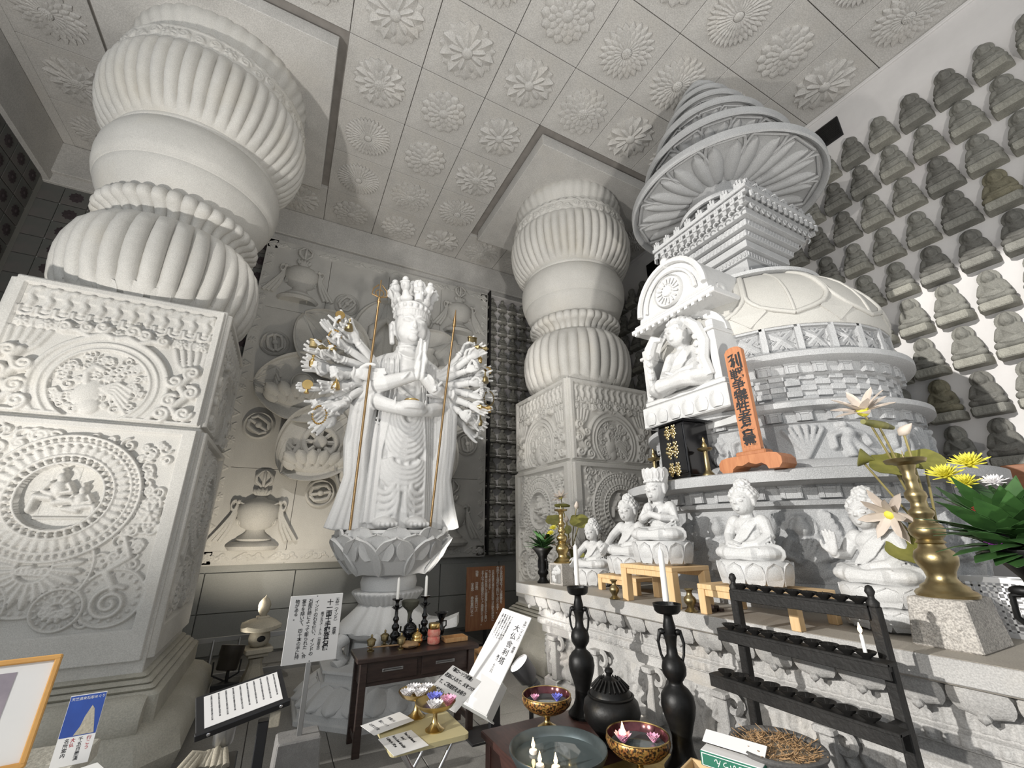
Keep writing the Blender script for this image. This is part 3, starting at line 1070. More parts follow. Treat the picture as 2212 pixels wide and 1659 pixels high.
pm = MB().petal(1.32, .60, .20, .55, .035, None, 36, 61, curl=.06, cup=1, back=.03)
v = [list(p) for p in pm.v]
for p in v:                      # veins
    if p[2] > 0:
        u = p[0] / 1.32
        w = .60 * max(.03, math.sin(PI * min(1, .12 + .88 * u)) ** .55)
        q = abs(p[1]) / w
        p[2] += .012 * (math.cos(p[1] / w * 26) > .75) * (q < .86) + (.035 if q > .9 else 0)
pm.v = [tuple(p) for p in v]
petal_me = pm.mesh('lotus_petal', 'panel_stone', 35)
for k in range(8):
    a = k * PI / 4 + (.02 if k % 2 else .0)
    pt = obj('lotus_petal', petal_me, pan, T(0, 0, PZ - .05) @ FR @ RZ(a) @ T(.62, 0, .01 + (.02 if k % 2 else 0)))
    m = MB()
    q = RZ(-a) if True else Matrix()
    C = T(.60, 0, .13) @ S(1.2)
    if k == 5:          # eight-spoked wheel on a lotus
        m.torus(.2, .04, C @ q, 40, 10)
        m.torus(.235, .012, C @ q, 40, 6)
        for i in range(8):
            m.tube([(0, 0, 0), (.2 * math.cos(i * PI / 4), .2 * math.sin(i * PI / 4), 0)], [.022, .036], 6, C @ q)
        m.lathe([(.09, -.05), (.09, .03), (.07, .055), (.03, .06), (.001, .06)], 20, C @ q)
        mm = MB()
        lotus_seat(mm, 0, -.34, 1.0, .0)
        m.add(mm.v, mm.f, C @ q)
    elif k == 4:        # jewel with flames on a lotus
        m.lathe([(.001, -.02), (.12, -.02), (.13, .05), (.1, .1), (.05, .13), (.001, .135)], 22, C @ q @ T(-.02, .06, 0))
        for i in range(4):
            m.torus(.05 + i * .03, .012, C @ q @ T(-.02, .06, .1 - i * .02), 24, 6)
        mm = MB()
        lotus_seat(mm, 0, -.2, 1.1, .0)
        m.add(mm.v, mm.f, C @ q)
    elif k == 3:        # knotted dragon
        for i in range(3):
            m.tube([(.18 * math.cos(t * .5 + i), .16 * math.sin(t * .75 + i * 1.3), .06 + .02 * i) for t in range(13)], .03, 7, C @ q)
        m.ell((0, .12, .08), (.09, .08, .07), C @ q)
    elif k == 2:        # two fishes
        for s in (-1, 1):
            m.tube([(s * .22, -.12, .03), (s * .2, .05, .06), (s * .08, .2, .05), (-s * .03, .3, .03)], [.05, .08, .06, .015], 9, C @ q)
            m.petal(.16, .06, .02, .5, .01, C @ q @ T(s * .2, -.12, .02) @ RZ(-PI / 2))
    elif k == 1:
        m.lathe([(.02, -.25), (.16, -.2), (.2, -.05), (.13, .08), (.08, .12), (.12, .2), (.02, .22)], 20, C @ q @ RX(-PI / 2) @ S(1, .4, 1))
        mm = MB()
        lotus_seat(mm, 0, -.3, 1.0, .0)
        m.add(mm.v, mm.f, C @ q)
    else:
        m.tube([(.16 * math.cos(t), .2 * math.sin(t * 2) * .6, .06) for t in np.linspace(0, 6.3, 18)], .03, 7, C @ q)
        mm = MB()
        lotus_seat(mm, 0, -.25, 1.0, .0)
        m.add(mm.v, mm.f, C @ q)
    g = random.Random(k)
    if k in (4, 5):     # flames beside the emblem
        for s in (-1, 1):
            for i in range(9):
                m.petal(.12, .03, .02, .5, .02, C @ q @ T(s * (.3 + .03 * g.random()), -.22 + i * .055, -.02) @ RZ(PI / 2 - s * .5 + g.uniform(-.3, .3)), nu=5, nv=3)
    m.build('emblem', 'panel_stone', pt, 45)
# vajra discs between the petals
m = MB()
m.lathe([(.001, -.02), (.215, -.02), (.225, .03), (.2, .06), (.185, .05), (.17, .02), (.001, .015)], 32)
m.tube([(0, -.15, .05), (0, .15, .05)], [.03, .03], 8)
m.ell((0, 0, .06), (.05, .05, .04))
for s in (-1, 1):
    m.tube([(s * .02, -.15, .05), (s * .1, -.1, .07), (s * .11, 0, .07), (s * .1, .1, .07), (s * .02, .15, .05)], .026, 7)
vj = m.mesh('vajra_disc', 'panel_stone', 45)
for k in range(8):
    a = PI / 8 + k * PI / 4
    obj('vajra_disc', vj, pan, T(1.9 * math.cos(a), 0, PZ + 1.86 * math.sin(a)) @ FR @ RZ(a + .6))
m = MB().lathe([(.001, .1), (.55, .1), (.62, .07), (.66, 0)], 48, None)
m.build('lotus_heart', 'panel_stone', pan, 45, T(0, 0, PZ) @ FR)

# ribboned vases in the corners
m = MB()
pr = [(.30, -.52), (.34, -.47), (.30, -.43), (.22, -.40), (.23, -.37), (.19, -.34), (.13, -.28), (.12, -.24), (.2, -.2), (.26, -.1), (.285, .02), (.27, .1), (.2, .17), (.1, .2), (.07, .23), (.1, .26), (.11, .3), (.06, .32), (.05, .38), (.04, .4)]
m.lathe(pr, 36, S(1, .7, 1))
for i in range(16):
    a = PI + PI * i / 15
    m.petal(.1, .03, .012, .45, .01, T(.24 * math.cos(a), .108 * math.sin(a), -.17) @ RZ(a) @ RY(-1.2), nu=5, nv=3)
    m.petal(.1, .05, .02, .45, .01, T(.25 * math.cos(a), .11 * math.sin(a), -.42) @ RZ(a) @ RY(.9), nu=5, nv=3)
for s in (-1, 0, 1):
    m.tube([(s * .02, -.03, .38), (s * .1, -.06, .45), (s * .11, -.07, .52), (s * .05, -.04, .6), (0, -.03, .63)], [.02, .025, .025, .02, .01], 7)
for i in range(5):
    m.petal(.1, .035, .02, .5, .01, T(-.06 + i * .03, -.05, .26) @ RX(PI / 2) @ RZ(PI / 2 - (i - 2) * .3), nu=5, nv=3)
vbody = m.mesh('vase_relief', 'panel_stone', 50)
m = MB()
for s in (-1, 1):
    m.torus(.05, .02, T(s * .32, -.06, .1) @ RX(PI / 2) @ S(.7, 1.3, 1), 16, 6)
    m.ell((s * .27, -.06, .15), .035, nu=8, nv=6)
    for j in range(3):
        m.tube([(s * .28, -.05, .12), (s * (.29 + .02 * j), -.06, -.05), (s * (.33 + .05 * j), -.05, -.22), (s * (.42 + .07 * j), -.03, -.4)], [.018, .028, .034, .03], 6)
    m.tube([(s * .24, -.08, .14), (s * .12, -.13, .08), (0, -.14, .06)], .016, 6)
rib = m.mesh('ribbon', 'panel_stone', 50)
for x, z in ((-1.54, 1.9), (-1.54, 6.0), (1.5, 6.05), (1.5, 1.9)):
    vz = obj('vase_relief', vbody, pan, T(x, 0, z))
    obj('ribbon', rib, vz)
# ------------------------------------------------------------------ eleven-headed thousand-armed statue
KX, KY = 1.16, 5.2
K = thing('kannon_statue', 'tall white stone many-armed standing statue with praying hands and crown of small heads', 'statue', (KX, KY, 0))


def hand(m, M, curl=0., spread=.12, thumb=1, grip=False):
    """right-angled hand along +x, palm towards -y, wrist at the origin (about .2 long)"""
    m.ell((.055, 0, 0), (.062, .024, .047), M)
    m.ell((.02, 0, 0), (.04, .025, .034), M)
    for i, (z, l) in enumerate(((-.035, .072), (-.0125, .09), (.0115, .097), (.034, .086))):
        a = (i - 1.5) * spread
        c = curl if not grip else (curl if i in (1, 2) else .15)
        x0, y0 = .1, 0.
        pts = [(x0 - .03, y0, z * .9)]
        ang = 0
        px_, py_ = x0, 0.
        for q in range(4):
            pts.append((px_, py_, z + (px_ - x0) * math.sin(a)))
            ang += c
            px_ += l / 3 * math.cos(ang)
            py_ -= l / 3 * math.sin(ang)
        m.tube(pts, [.0145, .0152, .0145, .0135, .0095][:len(pts)], 7, M)
    if thumb:
        t = 1 if thumb > 0 else -1
        m.tube([(.02, -.005, t * .03), (.055, -.02, t * .058), (.085, -.03 - curl * .03, t * .06), (.11, -.035 - curl * .04, t * (.055 - .03 * (curl > .5)))], [.017, .016, .013, .009], 7, M)


def arm_mesh(curl, L, grip, thumb=1):
    m = MB()
    m.tube([(0, 0, 0), (L * .35, -.02, -.02), (L * .7, -.02, -.01), (L, 0, 0)], [.075, .07, .058, .046], 12)
    m.torus(.05, .012, T(L * .93, 0, 0) @ RY(PI / 2), 18, 6)
    m.torus(.052, .012, T(L * .86, 0, 0) @ RY(PI / 2), 18, 6)
    hand(m, T(L, 0, 0) @ S(1.75), curl, .16, thumb, grip)
    return sculpt(m, 'arm', 'kannon_stone', .009, 2)


ARMS = [arm_mesh(.12, .60, False), arm_mesh(.75, .60, True), arm_mesh(.9, .53, False), arm_mesh(.35, .48, True)]

B = MB()
# robe core with flutes
rings = []
for (z, a, b, f) in ((1.64, .43, .31, .02), (1.75, .42, .30, .02), (2.0, .405, .285, .018), (2.3, .40, .275, .014), (2.6, .395, .27, .01), (2.9, .375, .262, .008), (3.1, .37, .255, .006), (3.3, .40, .25, .006), (3.48, .455, .245, .004), (3.6, .475, .23, .003), (3.7, .43, .2, 0), (3.77, .32, .17, 0), (3.82, .2, .14, 0), (3.9, .145, .13, 0), (4.02, .14, .13, 0)):
    rings.append([((a + f * math.cos(26 * t)) * math.cos(t), (b + f * math.cos(26 * t)) * math.sin(t), z) for t in [2 * PI * j / 130 for j in range(130)]])
B.loft(rings)


def ucurve(x, z0, z1, w, y, r, n=11):
    B.tube([(x + w * math.sin((i / (n - 1) - .5) * PI), .005 - (-y + .008) * math.sqrt(max(.05, 1 - ((x + w * math.sin((i / (n - 1) - .5) * PI)) / .41) ** 2)), z1 + (z0 - z1) * (1 - math.cos((i / (n - 1) - .5) * PI))) for i in range(n)], r, 7)


for i in range(7):
    ucurve(0.02, 2.98, 2.82 - i * .068, .10 + i * .032, -.262, .036)
for i in range(5):
    ucurve(0.02, 2.42 - i * .01, 2.30 - i * .06, .17 + i * .03, -.275, .034)
for s in (-1, 1):
    for i in range(4):
        ucurve(s * .18, 2.12 - i * .06, 2.02 - i * .08, .085 + i * .018, -.285, .034)
    B.tube([(s * .045, -.28, 2.2), (s * .04, -.3, 1.95), (s * .07, -.3, 1.7)], [.02, .025, .02], 7)
    for j in range(5):           # long verticals of the shawl
        B.tube([(s * (.17 + j * .055), -.235 + j * .024, 3.72 - j * .02), (s * (.15 + j * .058), -.27 + j * .03, 3.4), (s * (.2 + j * .04), -.265 + j * .022, 3.0), (s * (.26 + j * .03), -.24 + j * .022, 2.5), (s * (.28 + j * .03), -.25 + j * .022, 1.7)], .014, 6)
    # hanging sleeves
    for j in range(4):
        o = (j - 1.5) * .045
        B.tube([(s * (.42 + o * .5), -.16, 3.36), (s * (.52 + o), -.2, 3.0), (s * (.53 + o), -.17, 2.6), (s * (.50 + o), -.14, 2.2), (s * (.53 + o * 1.4), -.12, 1.9), (s * (.56 + o * 1.9), -.1, 1.64)], [.07, .075, .07, .065, .07, .08], 9)
    B.tube([(s * .56, -.02, 3.3), (s * .6, -.05, 2.6), (s * .54, -.05, 2.1), (s * .64, -.02, 1.65)], [.06, .07, .07, .09], 9)
    B.ell((s * .44, 0, 3.5), (.15, .18, .2))
    # praying arms
    B.tube([(s * .46, -.05, 3.42), (s * .44, -.24, 3.24), (s * .3, -.36, 3.28), (s * .07 + .07, -.41, 3.40)], [.125, .115, .095, .07], 12)
    B.torus(.08, .018, T(s * .16 + .06, -.40, 3.375) @ RY(s * .9), 18, 6)
    hand(B, T(.07 + s * .03, -.42, 3.39) @ RZ(-s * PI / 2) @ RY(-PI / 2) @ S(2.6, 1.7, 2.1), .02, .02, -s if False else 0)
    B.tube([(.07 + s * .05, -.44, 3.48), (.07 + s * .045, -.5, 3.6), (.07 + s * .02, -.51, 3.7)], [.035, .03, .016], 8)
    # arms to the bowl
    B.tube([(s * .36, -.12, 3.2), (s * .36, -.28, 3.05), (s * .22, -.37, 3.0), (s * .1, -.42, 2.97)], [.1, .095, .08, .07], 12)
    B.torus(.075, .014, T(s * .18, -.39, 3.03) @ RY(PI / 2) @ RX(.3), 18, 6)
    # feet
    B.ell((s * .17, -.32, 1.70), (.13, .2, .07))
    for j in range(5):
        B.ell((s * .17 - .09 + j * .045, -.5 + abs(j - 2) * .012, 1.685), (.024, .045, .028), nu=8, nv=6)
B.ell((0.0, -.43, 2.97), (.2, .12, .085))
B.lathe([(.001, 0), (.15, 0), (.17, .05), (.14, .1), (.09, .11), (.001, .11)], 24, T(0, -.43, 2.95))
B.tube([(-.3, -.2, 3.5), (-.1, -.26, 3.25), (.2, -.26, 3.05), (.33, -.2, 2.98)], .03, 8)
for i in range(15):               # necklace
    t = -1.1 + 2.2 * i / 14
    B.ell((.17 * math.sin(t), -.145 - .07 * math.cos(t), 3.83 - .12 * math.cos(t)), .018, nu=7, nv=5)
B.torus(.15, .02, T(0, -.01, 3.9) @ S(1, .95, 1), 24, 6)
# head
B.ell((0, -.06, 4.2), (.222, .225, .27), nu=28, nv=18)
B.ell((0, -.11, 4.09), (.185, .17, .16), nu=20, nv=12)
B.ell((0, -.235, 3.985), (.07, .05, .05))
B.tube([(0, -.262, 4.25), (0, -.288, 4.18), (0, -.305, 4.125)], [.013, .018, .028], 8)
B.ell((0, -.292, 4.118), (.036, .022, .017))
for s in (-1, 1):
    B.ell((s * .088, -.258, 4.222), (.06, .024, .026))
    B.tube([(s * .035, -.282, 4.205), (s * .09, -.277, 4.196), (s * .145, -.24, 4.208)], [.008, .011, .007], 6)
    B.tube([(s * .02, -.277, 4.26), (s * .08, -.278, 4.29), (s * .155, -.235, 4.275)], [.01, .013, .008], 6)
    B.ell((s * .09, -.165, 4.10), (.1, .085, .12))
    B.tube([(s * .222, -.03, 4.26), (s * .245, -.03, 4.2), (s * .24, -.04, 4.06), (s * .222, -.05, 3.93)], [.03, .045, .035, .035], 8)
B.ell((0, -.276, 4.062), (.06, .024, .015))
B.ell((0, -.274, 4.037), (.048, .024, .016))
B.lathe([(.001, 4.36), (.226, 4.36), (.234, 4.40), (.23, 4.45), (.245, 4.47), (.24, 4.50), (.2, 4.52), (.001, 4.52)], 40, T(0, -.05, 0))
for i in range(20):
    t = 2 * PI * i / 20
    B.ell((.235 * math.cos(t), -.05 + .235 * math.sin(t), 4.44), (.03, .03, .03), nu=7, nv=5)
for i in range(22):
    t = PI + PI * i / 21
    B.tube([(.228 * math.cos(t), -.05 + .228 * math.sin(t), 4.3), (.232 * math.cos(t), -.05 + .232 * math.sin(t), 4.38)], .017, 6)
obj('body', sculpt(B, 'body', 'kannon_stone', .0105, 2, .4), K)
MB().lathe([(.001, 0), (.075, 0), (.08, .004), (.001, .005)], 24).build('bowl_hollow_shade', 'vent_and_shade_black', K, 40, T(-.02, -.545, 3.005) @ RX(1.15) @ S(.85, .55, 1))  # black disc, shade inside the bowl put in as colour

# crown of small heads
m = MB()
m.ell((0, 0, .12), (.062, .062, .08))
m.ell((0, .01, .205), (.04, .04, .035))
m.tube([(0, .01, -.05), (0, 0, .05)], [.07, .04], 10)
m.ell((0, 0, -.04), (.085, .06, .05))
m.ell((0, -.062, .115), (.012, .014, .025), nu=7, nv=5)
for i in range(9):
    t = -1.2 + i * .3
    m.ell((.06 * math.sin(t), -.055 * math.cos(t), .165), .014, nu=6, nv=5)
ch = sculpt(m, 'crown_head', 'kannon_stone', .008, 1)
for i in range(8):
    t = PI + PI * (i - .5) / 5
    if i == 3:
        continue
    obj('crown_head', ch, K, T(.235 * math.cos(t), -.05 + .235 * math.sin(t), 4.58) @ RZ(t + PI / 2) @ RX(.3) @ S(1.08))
obj('crown_head', ch, K, T(0, -.02, 4.66) @ S(1.3))
m = MB()
m.tube([(0, 0, -.06), (0, 0, .06), (0, 0, .14)], [.06, .07, .05], 12)
m.ell((0, 0, .2), (.045, .045, .055))
m.ell((0, .005, .25), .026)
m.lathe([(.001, 0), (.09, 0), (.085, .02), (.001, .02)], 24, T(0, .04, .2) @ RX(PI / 2))
for s in (-1, 1):
    m.tube([(s * .06, 0, .12), (s * .07, -.03, .05), (s * .02, -.06, .04)], .022, 7)
obj('crown_buddha', sculpt(m, 'crown_buddha', 'kannon_stone', .008, 1), K, T(.03, -.28, 4.57))

# the fan of arms
g = random.Random(21)
GOLD = []
for s in (-1, 1):
    n = 19
    for i in range(n):
        lay = i % 3
        el = math.radians(50 - 98 * i / (n - 1)) + g.uniform(-.05, .05)
        fwd = (.1, .32, .5)[lay] + g.uniform(-.05, .05)
        v = Vector((s * math.cos(el) * math.cos(fwd), -math.sin(fwd), math.sin(el) * math.cos(fwd))).normalized()
        root = Vector((s * .40, -.04 - lay * .03, 3.42 + .16 * math.sin(el)))
        k = g.choice((0, 1, 1, 2, 3)) if lay else g.choice((0, 1))
        L = (.62, .62, .55, .5)[k]
        sc_ = (.88, .85, .80)[lay] * g.uniform(.96, 1.04) * (1.0 if s < 0 else .96)
        z = Vector((0, -1, 0)) - v * Vector((0, -1, 0)).dot(v)
        z.normalize()
        yv = -z
        zv = v.cross(yv)
        M4 = Matrix(((v.x, yv.x, zv.x, root.x), (v.y, yv.y, zv.y, root.y), (v.z, yv.z, zv.z, root.z), (0, 0, 0, 1)))
        obj('arm', ARMS[k], K, M4 @ RX(g.uniform(-.7, .7)) @ S(sc_ * 1.06, sc_, sc_ if s > 0 else -sc_ if False else sc_))
        tip = root + v * (L * 1.06 + .2) * sc_
        GOLD.append((tip + Vector((0, -.06, .02)), v, k, s))
# two big hands on the staffs
for s, z, x in ((-1, 3.36, -.56), (1, 3.26, .42)):
    m = MB()
    m.tube([(s * .5, .0, 3.3), (s * .62, -.2, z - .06), (x + s * .09, -.33, z)], [.1, .085, .06], 12)
    m.torus(.062, .014, T(x + s * .12, -.31, z) @ RY(PI / 2) @ RZ(.3), 18, 6)
    hand(m, T(x + s * .08, -.34, z) @ (RZ(PI) if s > 0 else Matrix()) @ (RX(PI) if s > 0 else Matrix()) @ S(1.75), .25 if s < 0 else .6, .05, 1 if s < 0 else -1, s > 0)
    obj('staff_arm', sculpt(m, 'staff_arm', 'kannon_stone', .009, 1), K)

# golden attributes
RZW = lambda p: (KX + p[0], KY + p[1], p[2])


def gold_thing(name, label, p, mb, mt='gold'):
    o = mb.build(name, mt, None, 45)
    o.location = RZW(p)
    return tag(o, label, 'attribute', 'golden attributes in the many hands')


m = MB()
m.tube([(-.53, -.41, 1.63), (-.515, -.40, 3.2), (-.495, -.40, 4.34)], .014, 10)
m.lathe([(.014, 4.36), (.026, 4.38), (.014, 4.42), (.02, 4.44), (.006, 4.46)], 12, T(-.495, -.40, -.08))
for s in (-1, 0, 1):
    m.tube([(-.495, -.40, 4.36), (-.495 + s * .09, -.40, 4.39), (-.495 + s * .08, -.40, 4.47), (-.495 + s * .02, -.40, 4.54)] if s else [(-.495, -.40, 4.36), (-.495, -.4, 4.61)], .008, 7)
m.torus(.05, .007, T(-.495, -.40, 4.42) @ RX(PI / 2), 20, 6)
o = m.build('trident_staff', 'copper_rod', None, 45)
o.location = (KX, KY, 0)
tag(o, 'long copper staff with trident tip, left of the white statue', 'staff')
m = MB()
m.tube([(.31, -.41, 1.63), (.42, -.40, 3.26), (.50, -.38, 4.2)], .014, 10)
m.tube([(.50, -.38, 4.2), (.506, -.38, 4.3), (.517, -.375, 4.46)], [.024, .02, .004], 8)
o = m.build('spear_staff', 'copper_rod', None, 45)
o.location = (KX, KY, 0)
tag(o, 'long copper staff with plain pointed tip, right of the white statue', 'staff')
NM = {-1: 'left', 1: 'right'}
g = random.Random(4)
kinds = [('golden_disc', 'flat round golden disc'), ('golden_bell', 'small golden bell'), ('golden_beads', 'loop of golden prayer beads'), ('golden_box', 'small golden casket'), ('golden_vajra', 'golden double-ended thunderbolt'), ('golden_flask', 'slim golden flask')]
used = {}
for q, (p, v, k, s) in enumerate(GOLD):
    if q % 19 % 2 == 1 or q % 19 == 18:
        continue
    kd = (q // 2) % 6
    m = MB()
    if kd == 0:
        m.lathe([(.001, 0), (.055, 0), (.058, .008), (.055, .014), (.001, .014)], 24, RX(PI / 2) @ T(0, 0, -.0))
        m.tube([(0, 0, -.1), (0, 0, -.05)], [.03, .012], 8)
    elif kd == 1:
        m.lathe([(.05, -.05), (.042, -.01), (.03, .03), (.012, .04), (.014, .06), (.008, .1)], 16)
    elif kd == 2:
        for i in range(22):
            t = 2 * PI * i / 22
            m.ell((.07 * math.cos(t), 0, -.08 + .1 * math.sin(t)), .0125, nu=6, nv=5)
    elif kd == 3:
        m.box((0, 0, 0), (.12, .05, .08), ch=.006)
        m.box((0, 0, .05), (.13, .06, .02), ch=.005)
    elif kd == 4:
        m.tube([(-.1, 0, 0), (-.06, 0, 0), (-.02, 0, 0), (.02, 0, 0), (.06, 0, 0), (.1, 0, 0)], [.008, .035, .014, .014, .035, .008], 8)
    else:
        m.lathe([(.02, -.06), (.03, -.05), (.035, 0), (.02, .03), (.01, .05), (.018, .08)], 14)
    nm, lb = kinds[kd]
    el = math.degrees(math.atan2(v.z, abs(v.x)))
    where = 'topmost' if el > 45 else 'raised' if el > 15 else 'level' if el > -15 else 'lowered'
    gold_thing(nm, '%s in a %s hand at the %s side of the statue' % (lb, where, NM[s]), p, m, g.choice(('gold', 'brass_dull')))
m = MB().torus(.075, .014, None, 28, 8)
m.lathe([(.001, -.006), (.07, -.006), (.07, 0), (.001, 0)], 24)
o = m.build('golden_lid', 'gold', None, 45)  # rimmed lid of the held stone bowl
o.location = (KX + .0, KY - .42, 3.08)
tag(o, 'flat golden lid lying on the stone bowl held by the statue', 'ring')

# ------------------------------------------------------------------ lotus pedestal
ped = thing('lotus_pedestal', 'tiered white stone lotus pedestal under the many-armed statue', 'pedestal', (KX, KY, 0))
m = MB().lathe([(.30, 1.17), (.36, 1.19), (.44, 1.3), (.52, 1.45), (.57, 1.6), (.55, 1.63), (.001, 1.635)], 64)
m.build('seat_core', 'kannon_stone', ped, 50)
pm = []
for (L, W, h, tip) in ((.46, .21, .05, .42), (.27, .18, .04, .42), (.19, .15, .035, .4)):
    mm = MB().petal(L, W, h, tip, .02, None, 12, 9, ridge=.008, curl=0)
    pm.append(mm.mesh('seat_petal', 'kannon_stone', 45))
for lay, (n, r, z, me, tilt) in enumerate(((10, .41, 1.175, 0, -.93), (10, .555, 1.33, 1, -1.2), (10, .59, 1.47, 2, -1.4))):
    for i in range(n):
        a = 2 * PI * (i + (.5 if lay == 1 else 0) + .25) / n
        obj('seat_petal', pm[me], ped, RZ(a) @ T(r, 0, z) @ RY(tilt))
m = MB()
m.lathe([(.24, 1.0), (.29, 1.02), (.305, 1.09), (.29, 1.15), (.24, 1.18)], 40)
g = MB()
m.build('carved_drum', 'kannon_stone', ped, 50)
obj('drum_relief', BAND2, ped, T(0, 0, 1.02)) if False else None
m = MB().lathe([(.26, .88), (.30, .885), (.375, .98), (.385, 1.0), (.37, 1.015), (.25, 1.02)], 160, rf=lobed(40, .014, .87, 1.03))
m.build('fluted_disc', 'kannon_stone', ped, 60)
m = MB().lathe([(.50, .66), (.49, .70), (.43, .75), (.36, .82), (.3, .88), (.28, .9)], 180, rf=lambda r, a, i, z: r * (1 + .035 * math.sin(12 * a + 3 * math.sin(a * 3))))
m.lathe([(.44, .6), (.5, .63), (.51, .67), (.45, .69)], 8)
m.build('draped_skirt', 'kannon_stone', ped, 60)
m = MB()
m.lathe([(.40, .36), (.38, .42), (.36, .58), (.42, .64)], 8, RZ(PI / 8))
for k in range(8):
    a = k * PI / 4 + PI / 8
    M_ = RZ(a)
    m.tube([(.46, 0, .62), (.55, 0, .56), (.52, 0, .47), (.47, 0, .43), (.54, 0, .38)], [.07, .06, .045, .06, .07], 9, M_)
    m.box((.375, 0, .5), (.02, .2, .14), RZ(a + PI / 8), ch=.006)
m.build('scrolled_waist', 'kannon_stone', ped, 50)
# spreading cloth tongue on the right
m = MB()
m.loft([[(x, y * w, z) for x, y, z in ((.3, -1, .66), (.3, 1, .66), (.3, 1, .74), (.3, -1, .74))] for w in (.18,)] + [[(.62, -.16, .64), (.62, .16, .64), (.62, .16, .70), (.62, -.16, .70)], [(.78, -.12, .66), (.78, .12, .66), (.78, .12, .76), (.78, -.12, .76)]])
m.build('cloud_tongue', 'kannon_stone', ped, 50, RZ(-.45))
m = MB().lathe([(.66, .24), (.66, .27), (.63, .28), (.63, .35), (.66, .355), (.66, .38), (.4, .39)], 8, RZ(PI / 8))
m.build('octagon_step', 'kannon_stone', ped, 0)
m = MB().lathe([(.80, .1), (.78, .14), (.71, .2), (.65, .245), (.5, .25)], 64)
m.build('petal_skirt', 'kannon_stone', ped, 50)
dp = MB().petal(.30, .12, .035, .35, .012, None, 8, 7, ridge=.01).mesh('down_petal', 'kannon_stone', 45)
for i in range(24):
    a = 2 * PI * i / 24
    obj('down_petal', dp, ped, RZ(a) @ T(.62, 0, .245) @ RY(.62) @ S(.82))
m = MB().lathe([(.88, 0), (.88, .04), (.855, .05), (.855, .1), (.7, .11)], 8, RZ(PI / 8))
m.build('octagon_base', 'kannon_stone', ped, 0)
# ------------------------------------------------------------------ stupa
SX, SY = 4.15, 2.41
st = thing('stone_stupa', 'great round grey stone stupa with dome, square top and stacked umbrellas', 'stupa', (SX, SY, 0))
ST = 'stupa_stone'
NS = 144
# lower drum with leaf and figure relief
MB().lathe([(1.22, 1.1), (1.22, 1.22), (1.16, 1.24), (1.13, 1.28), (1.13, 1.74), (1.2, 1.76), (1.21, 1.79), (1.18, 1.80), (1.2, 1.89), (1.36, 1.90), (1.42, 1.91), (1.425, 1.98), (1.40, 1.99), (1.0, 1.99)], NS).build('lower_drum', ST, st, 35)
R = Rel(2 * PI * 1.13, .5, .011)
R.rect(-9, 9, 0, .06, .02)
for i in range(26):
    x = -3.45 + i * .273
    if i % 2:
        for s, hh in ((-1, .36), (0, .30), (1, .36)):
            R.dome(x + s * .085, hh - .02, .045, .15, .05, s * -.35)
            R.stroke([(x + s * .04, hh - .15), (x + s * .11, hh + .1)], .008, .062)
        R.stroke([(x, .06), (x, .22)], .04, .04)
    else:
        R.dome(x, .17, .115, .16, .07)
        R.dome(x, .08, .14, .06, .05)
        R.dome(x, .36, .052, .065, .075)
        R.dome(x, .425, .03, .03, .06)
        R.ring(x, .36, .085, .01, .02)
        for s in (-1, 1):
            R.stroke([(x + s * .08, .28), (x + s * .13, .19), (x + s * .03, .15)], .035, .075)
        for j in range(4):
            R.stroke([(x + .07 - j * .03, .29), (x + .03 - j * .03, .2), (x - .05 - j * .01, .13)], .008, .085)
obj('drum_relief', R.mesh('drum_relief', ST, 0, bend=1.13), st, T(0, 0, 1.25))


def bracket(w, h, d):
    m = MB()
    m.loft([[(x, y * w / 2, z) for y, z in ((-1, 0), (1, 0), (1.0, h), (-1.0, h))] for x in (0, d)])
    m.box((d * .5, 0, h + .006), (d * 1.25, w * 1.15, .014))
    m.box((d, -w * .36, h * .45), (.012, w * .16, h * .9))
    m.box((d, w * .36, h * .45), (.012, w * .16, h * .9))
    m.box((d, 0, h * .85), (.012, w * .6, h * .2))
    return m


for r, z, n, w, h in ((1.19, 1.805, 34, .13, .075), (1.055, 2.37, 34, .105, .065), (1.02, 2.755, 34, .095, .07)):
    bm = bracket(w, h, .035).mesh('bracket', ST, 0)
    for i in range(n):
        obj('bracket', bm, st, RZ(2 * PI * i / n) @ T(r - .004, 0, z))
# frieze of figures
MB().lathe([(1.2, 1.985), (1.2, 2.02), (1.16, 2.06), (1.09, 2.08), (1.05, 2.09), (1.05, 2.35), (1.07, 2.36), (1.055, 2.37), (1.07, 2.44), (1.14, 2.45), (1.165, 2.46), (1.165, 2.50), (1.12, 2.525), (.9, 2.53)], NS).build('frieze_drum', ST, st, 35)
R = Rel(2 * PI * 1.05, .27, .010)
g = random.Random(2)
for i in range(20):
    x = -3.2 + i * .325
    if i % 3 == 2:
        for j in range(6):
            a = PI / 2 + (j - 2.5) * .28
            R.stroke([(x, .02), (x + .16 * math.cos(a) * 1.2, .14 + .1 * math.sin(a))], .018, .03, 0, True)
    else:
        lean = g.choice((-1, 1)) * .05
        R.stroke([(x - .05, .0), (x - .02 + lean, .1), (x + lean, .16)], .038, .05)
        R.stroke([(x + .07, .0), (x + .03 + lean, .1), (x + lean, .16)], .038, .05)
        R.dome(x + lean, .17, .055, .06, .06)
        R.dome(x + lean * 1.5, .24, .032, .035, .06)
        R.stroke([(x + lean, .2), (x + lean + .1, .17), (x + lean + .13, .1)], .022, .045)
        R.stroke([(x + lean, .2), (x + lean - .1, .16), (x + lean - .1, .08)], .022, .045)
        R.foliage(x - .12, x + .12, .03, .25, 3, .01, .02, i, r0=.02, r1=.05)
obj('frieze', R.mesh('frieze', ST, 0, bend=1.05), st, T(0, 0, 2.085))
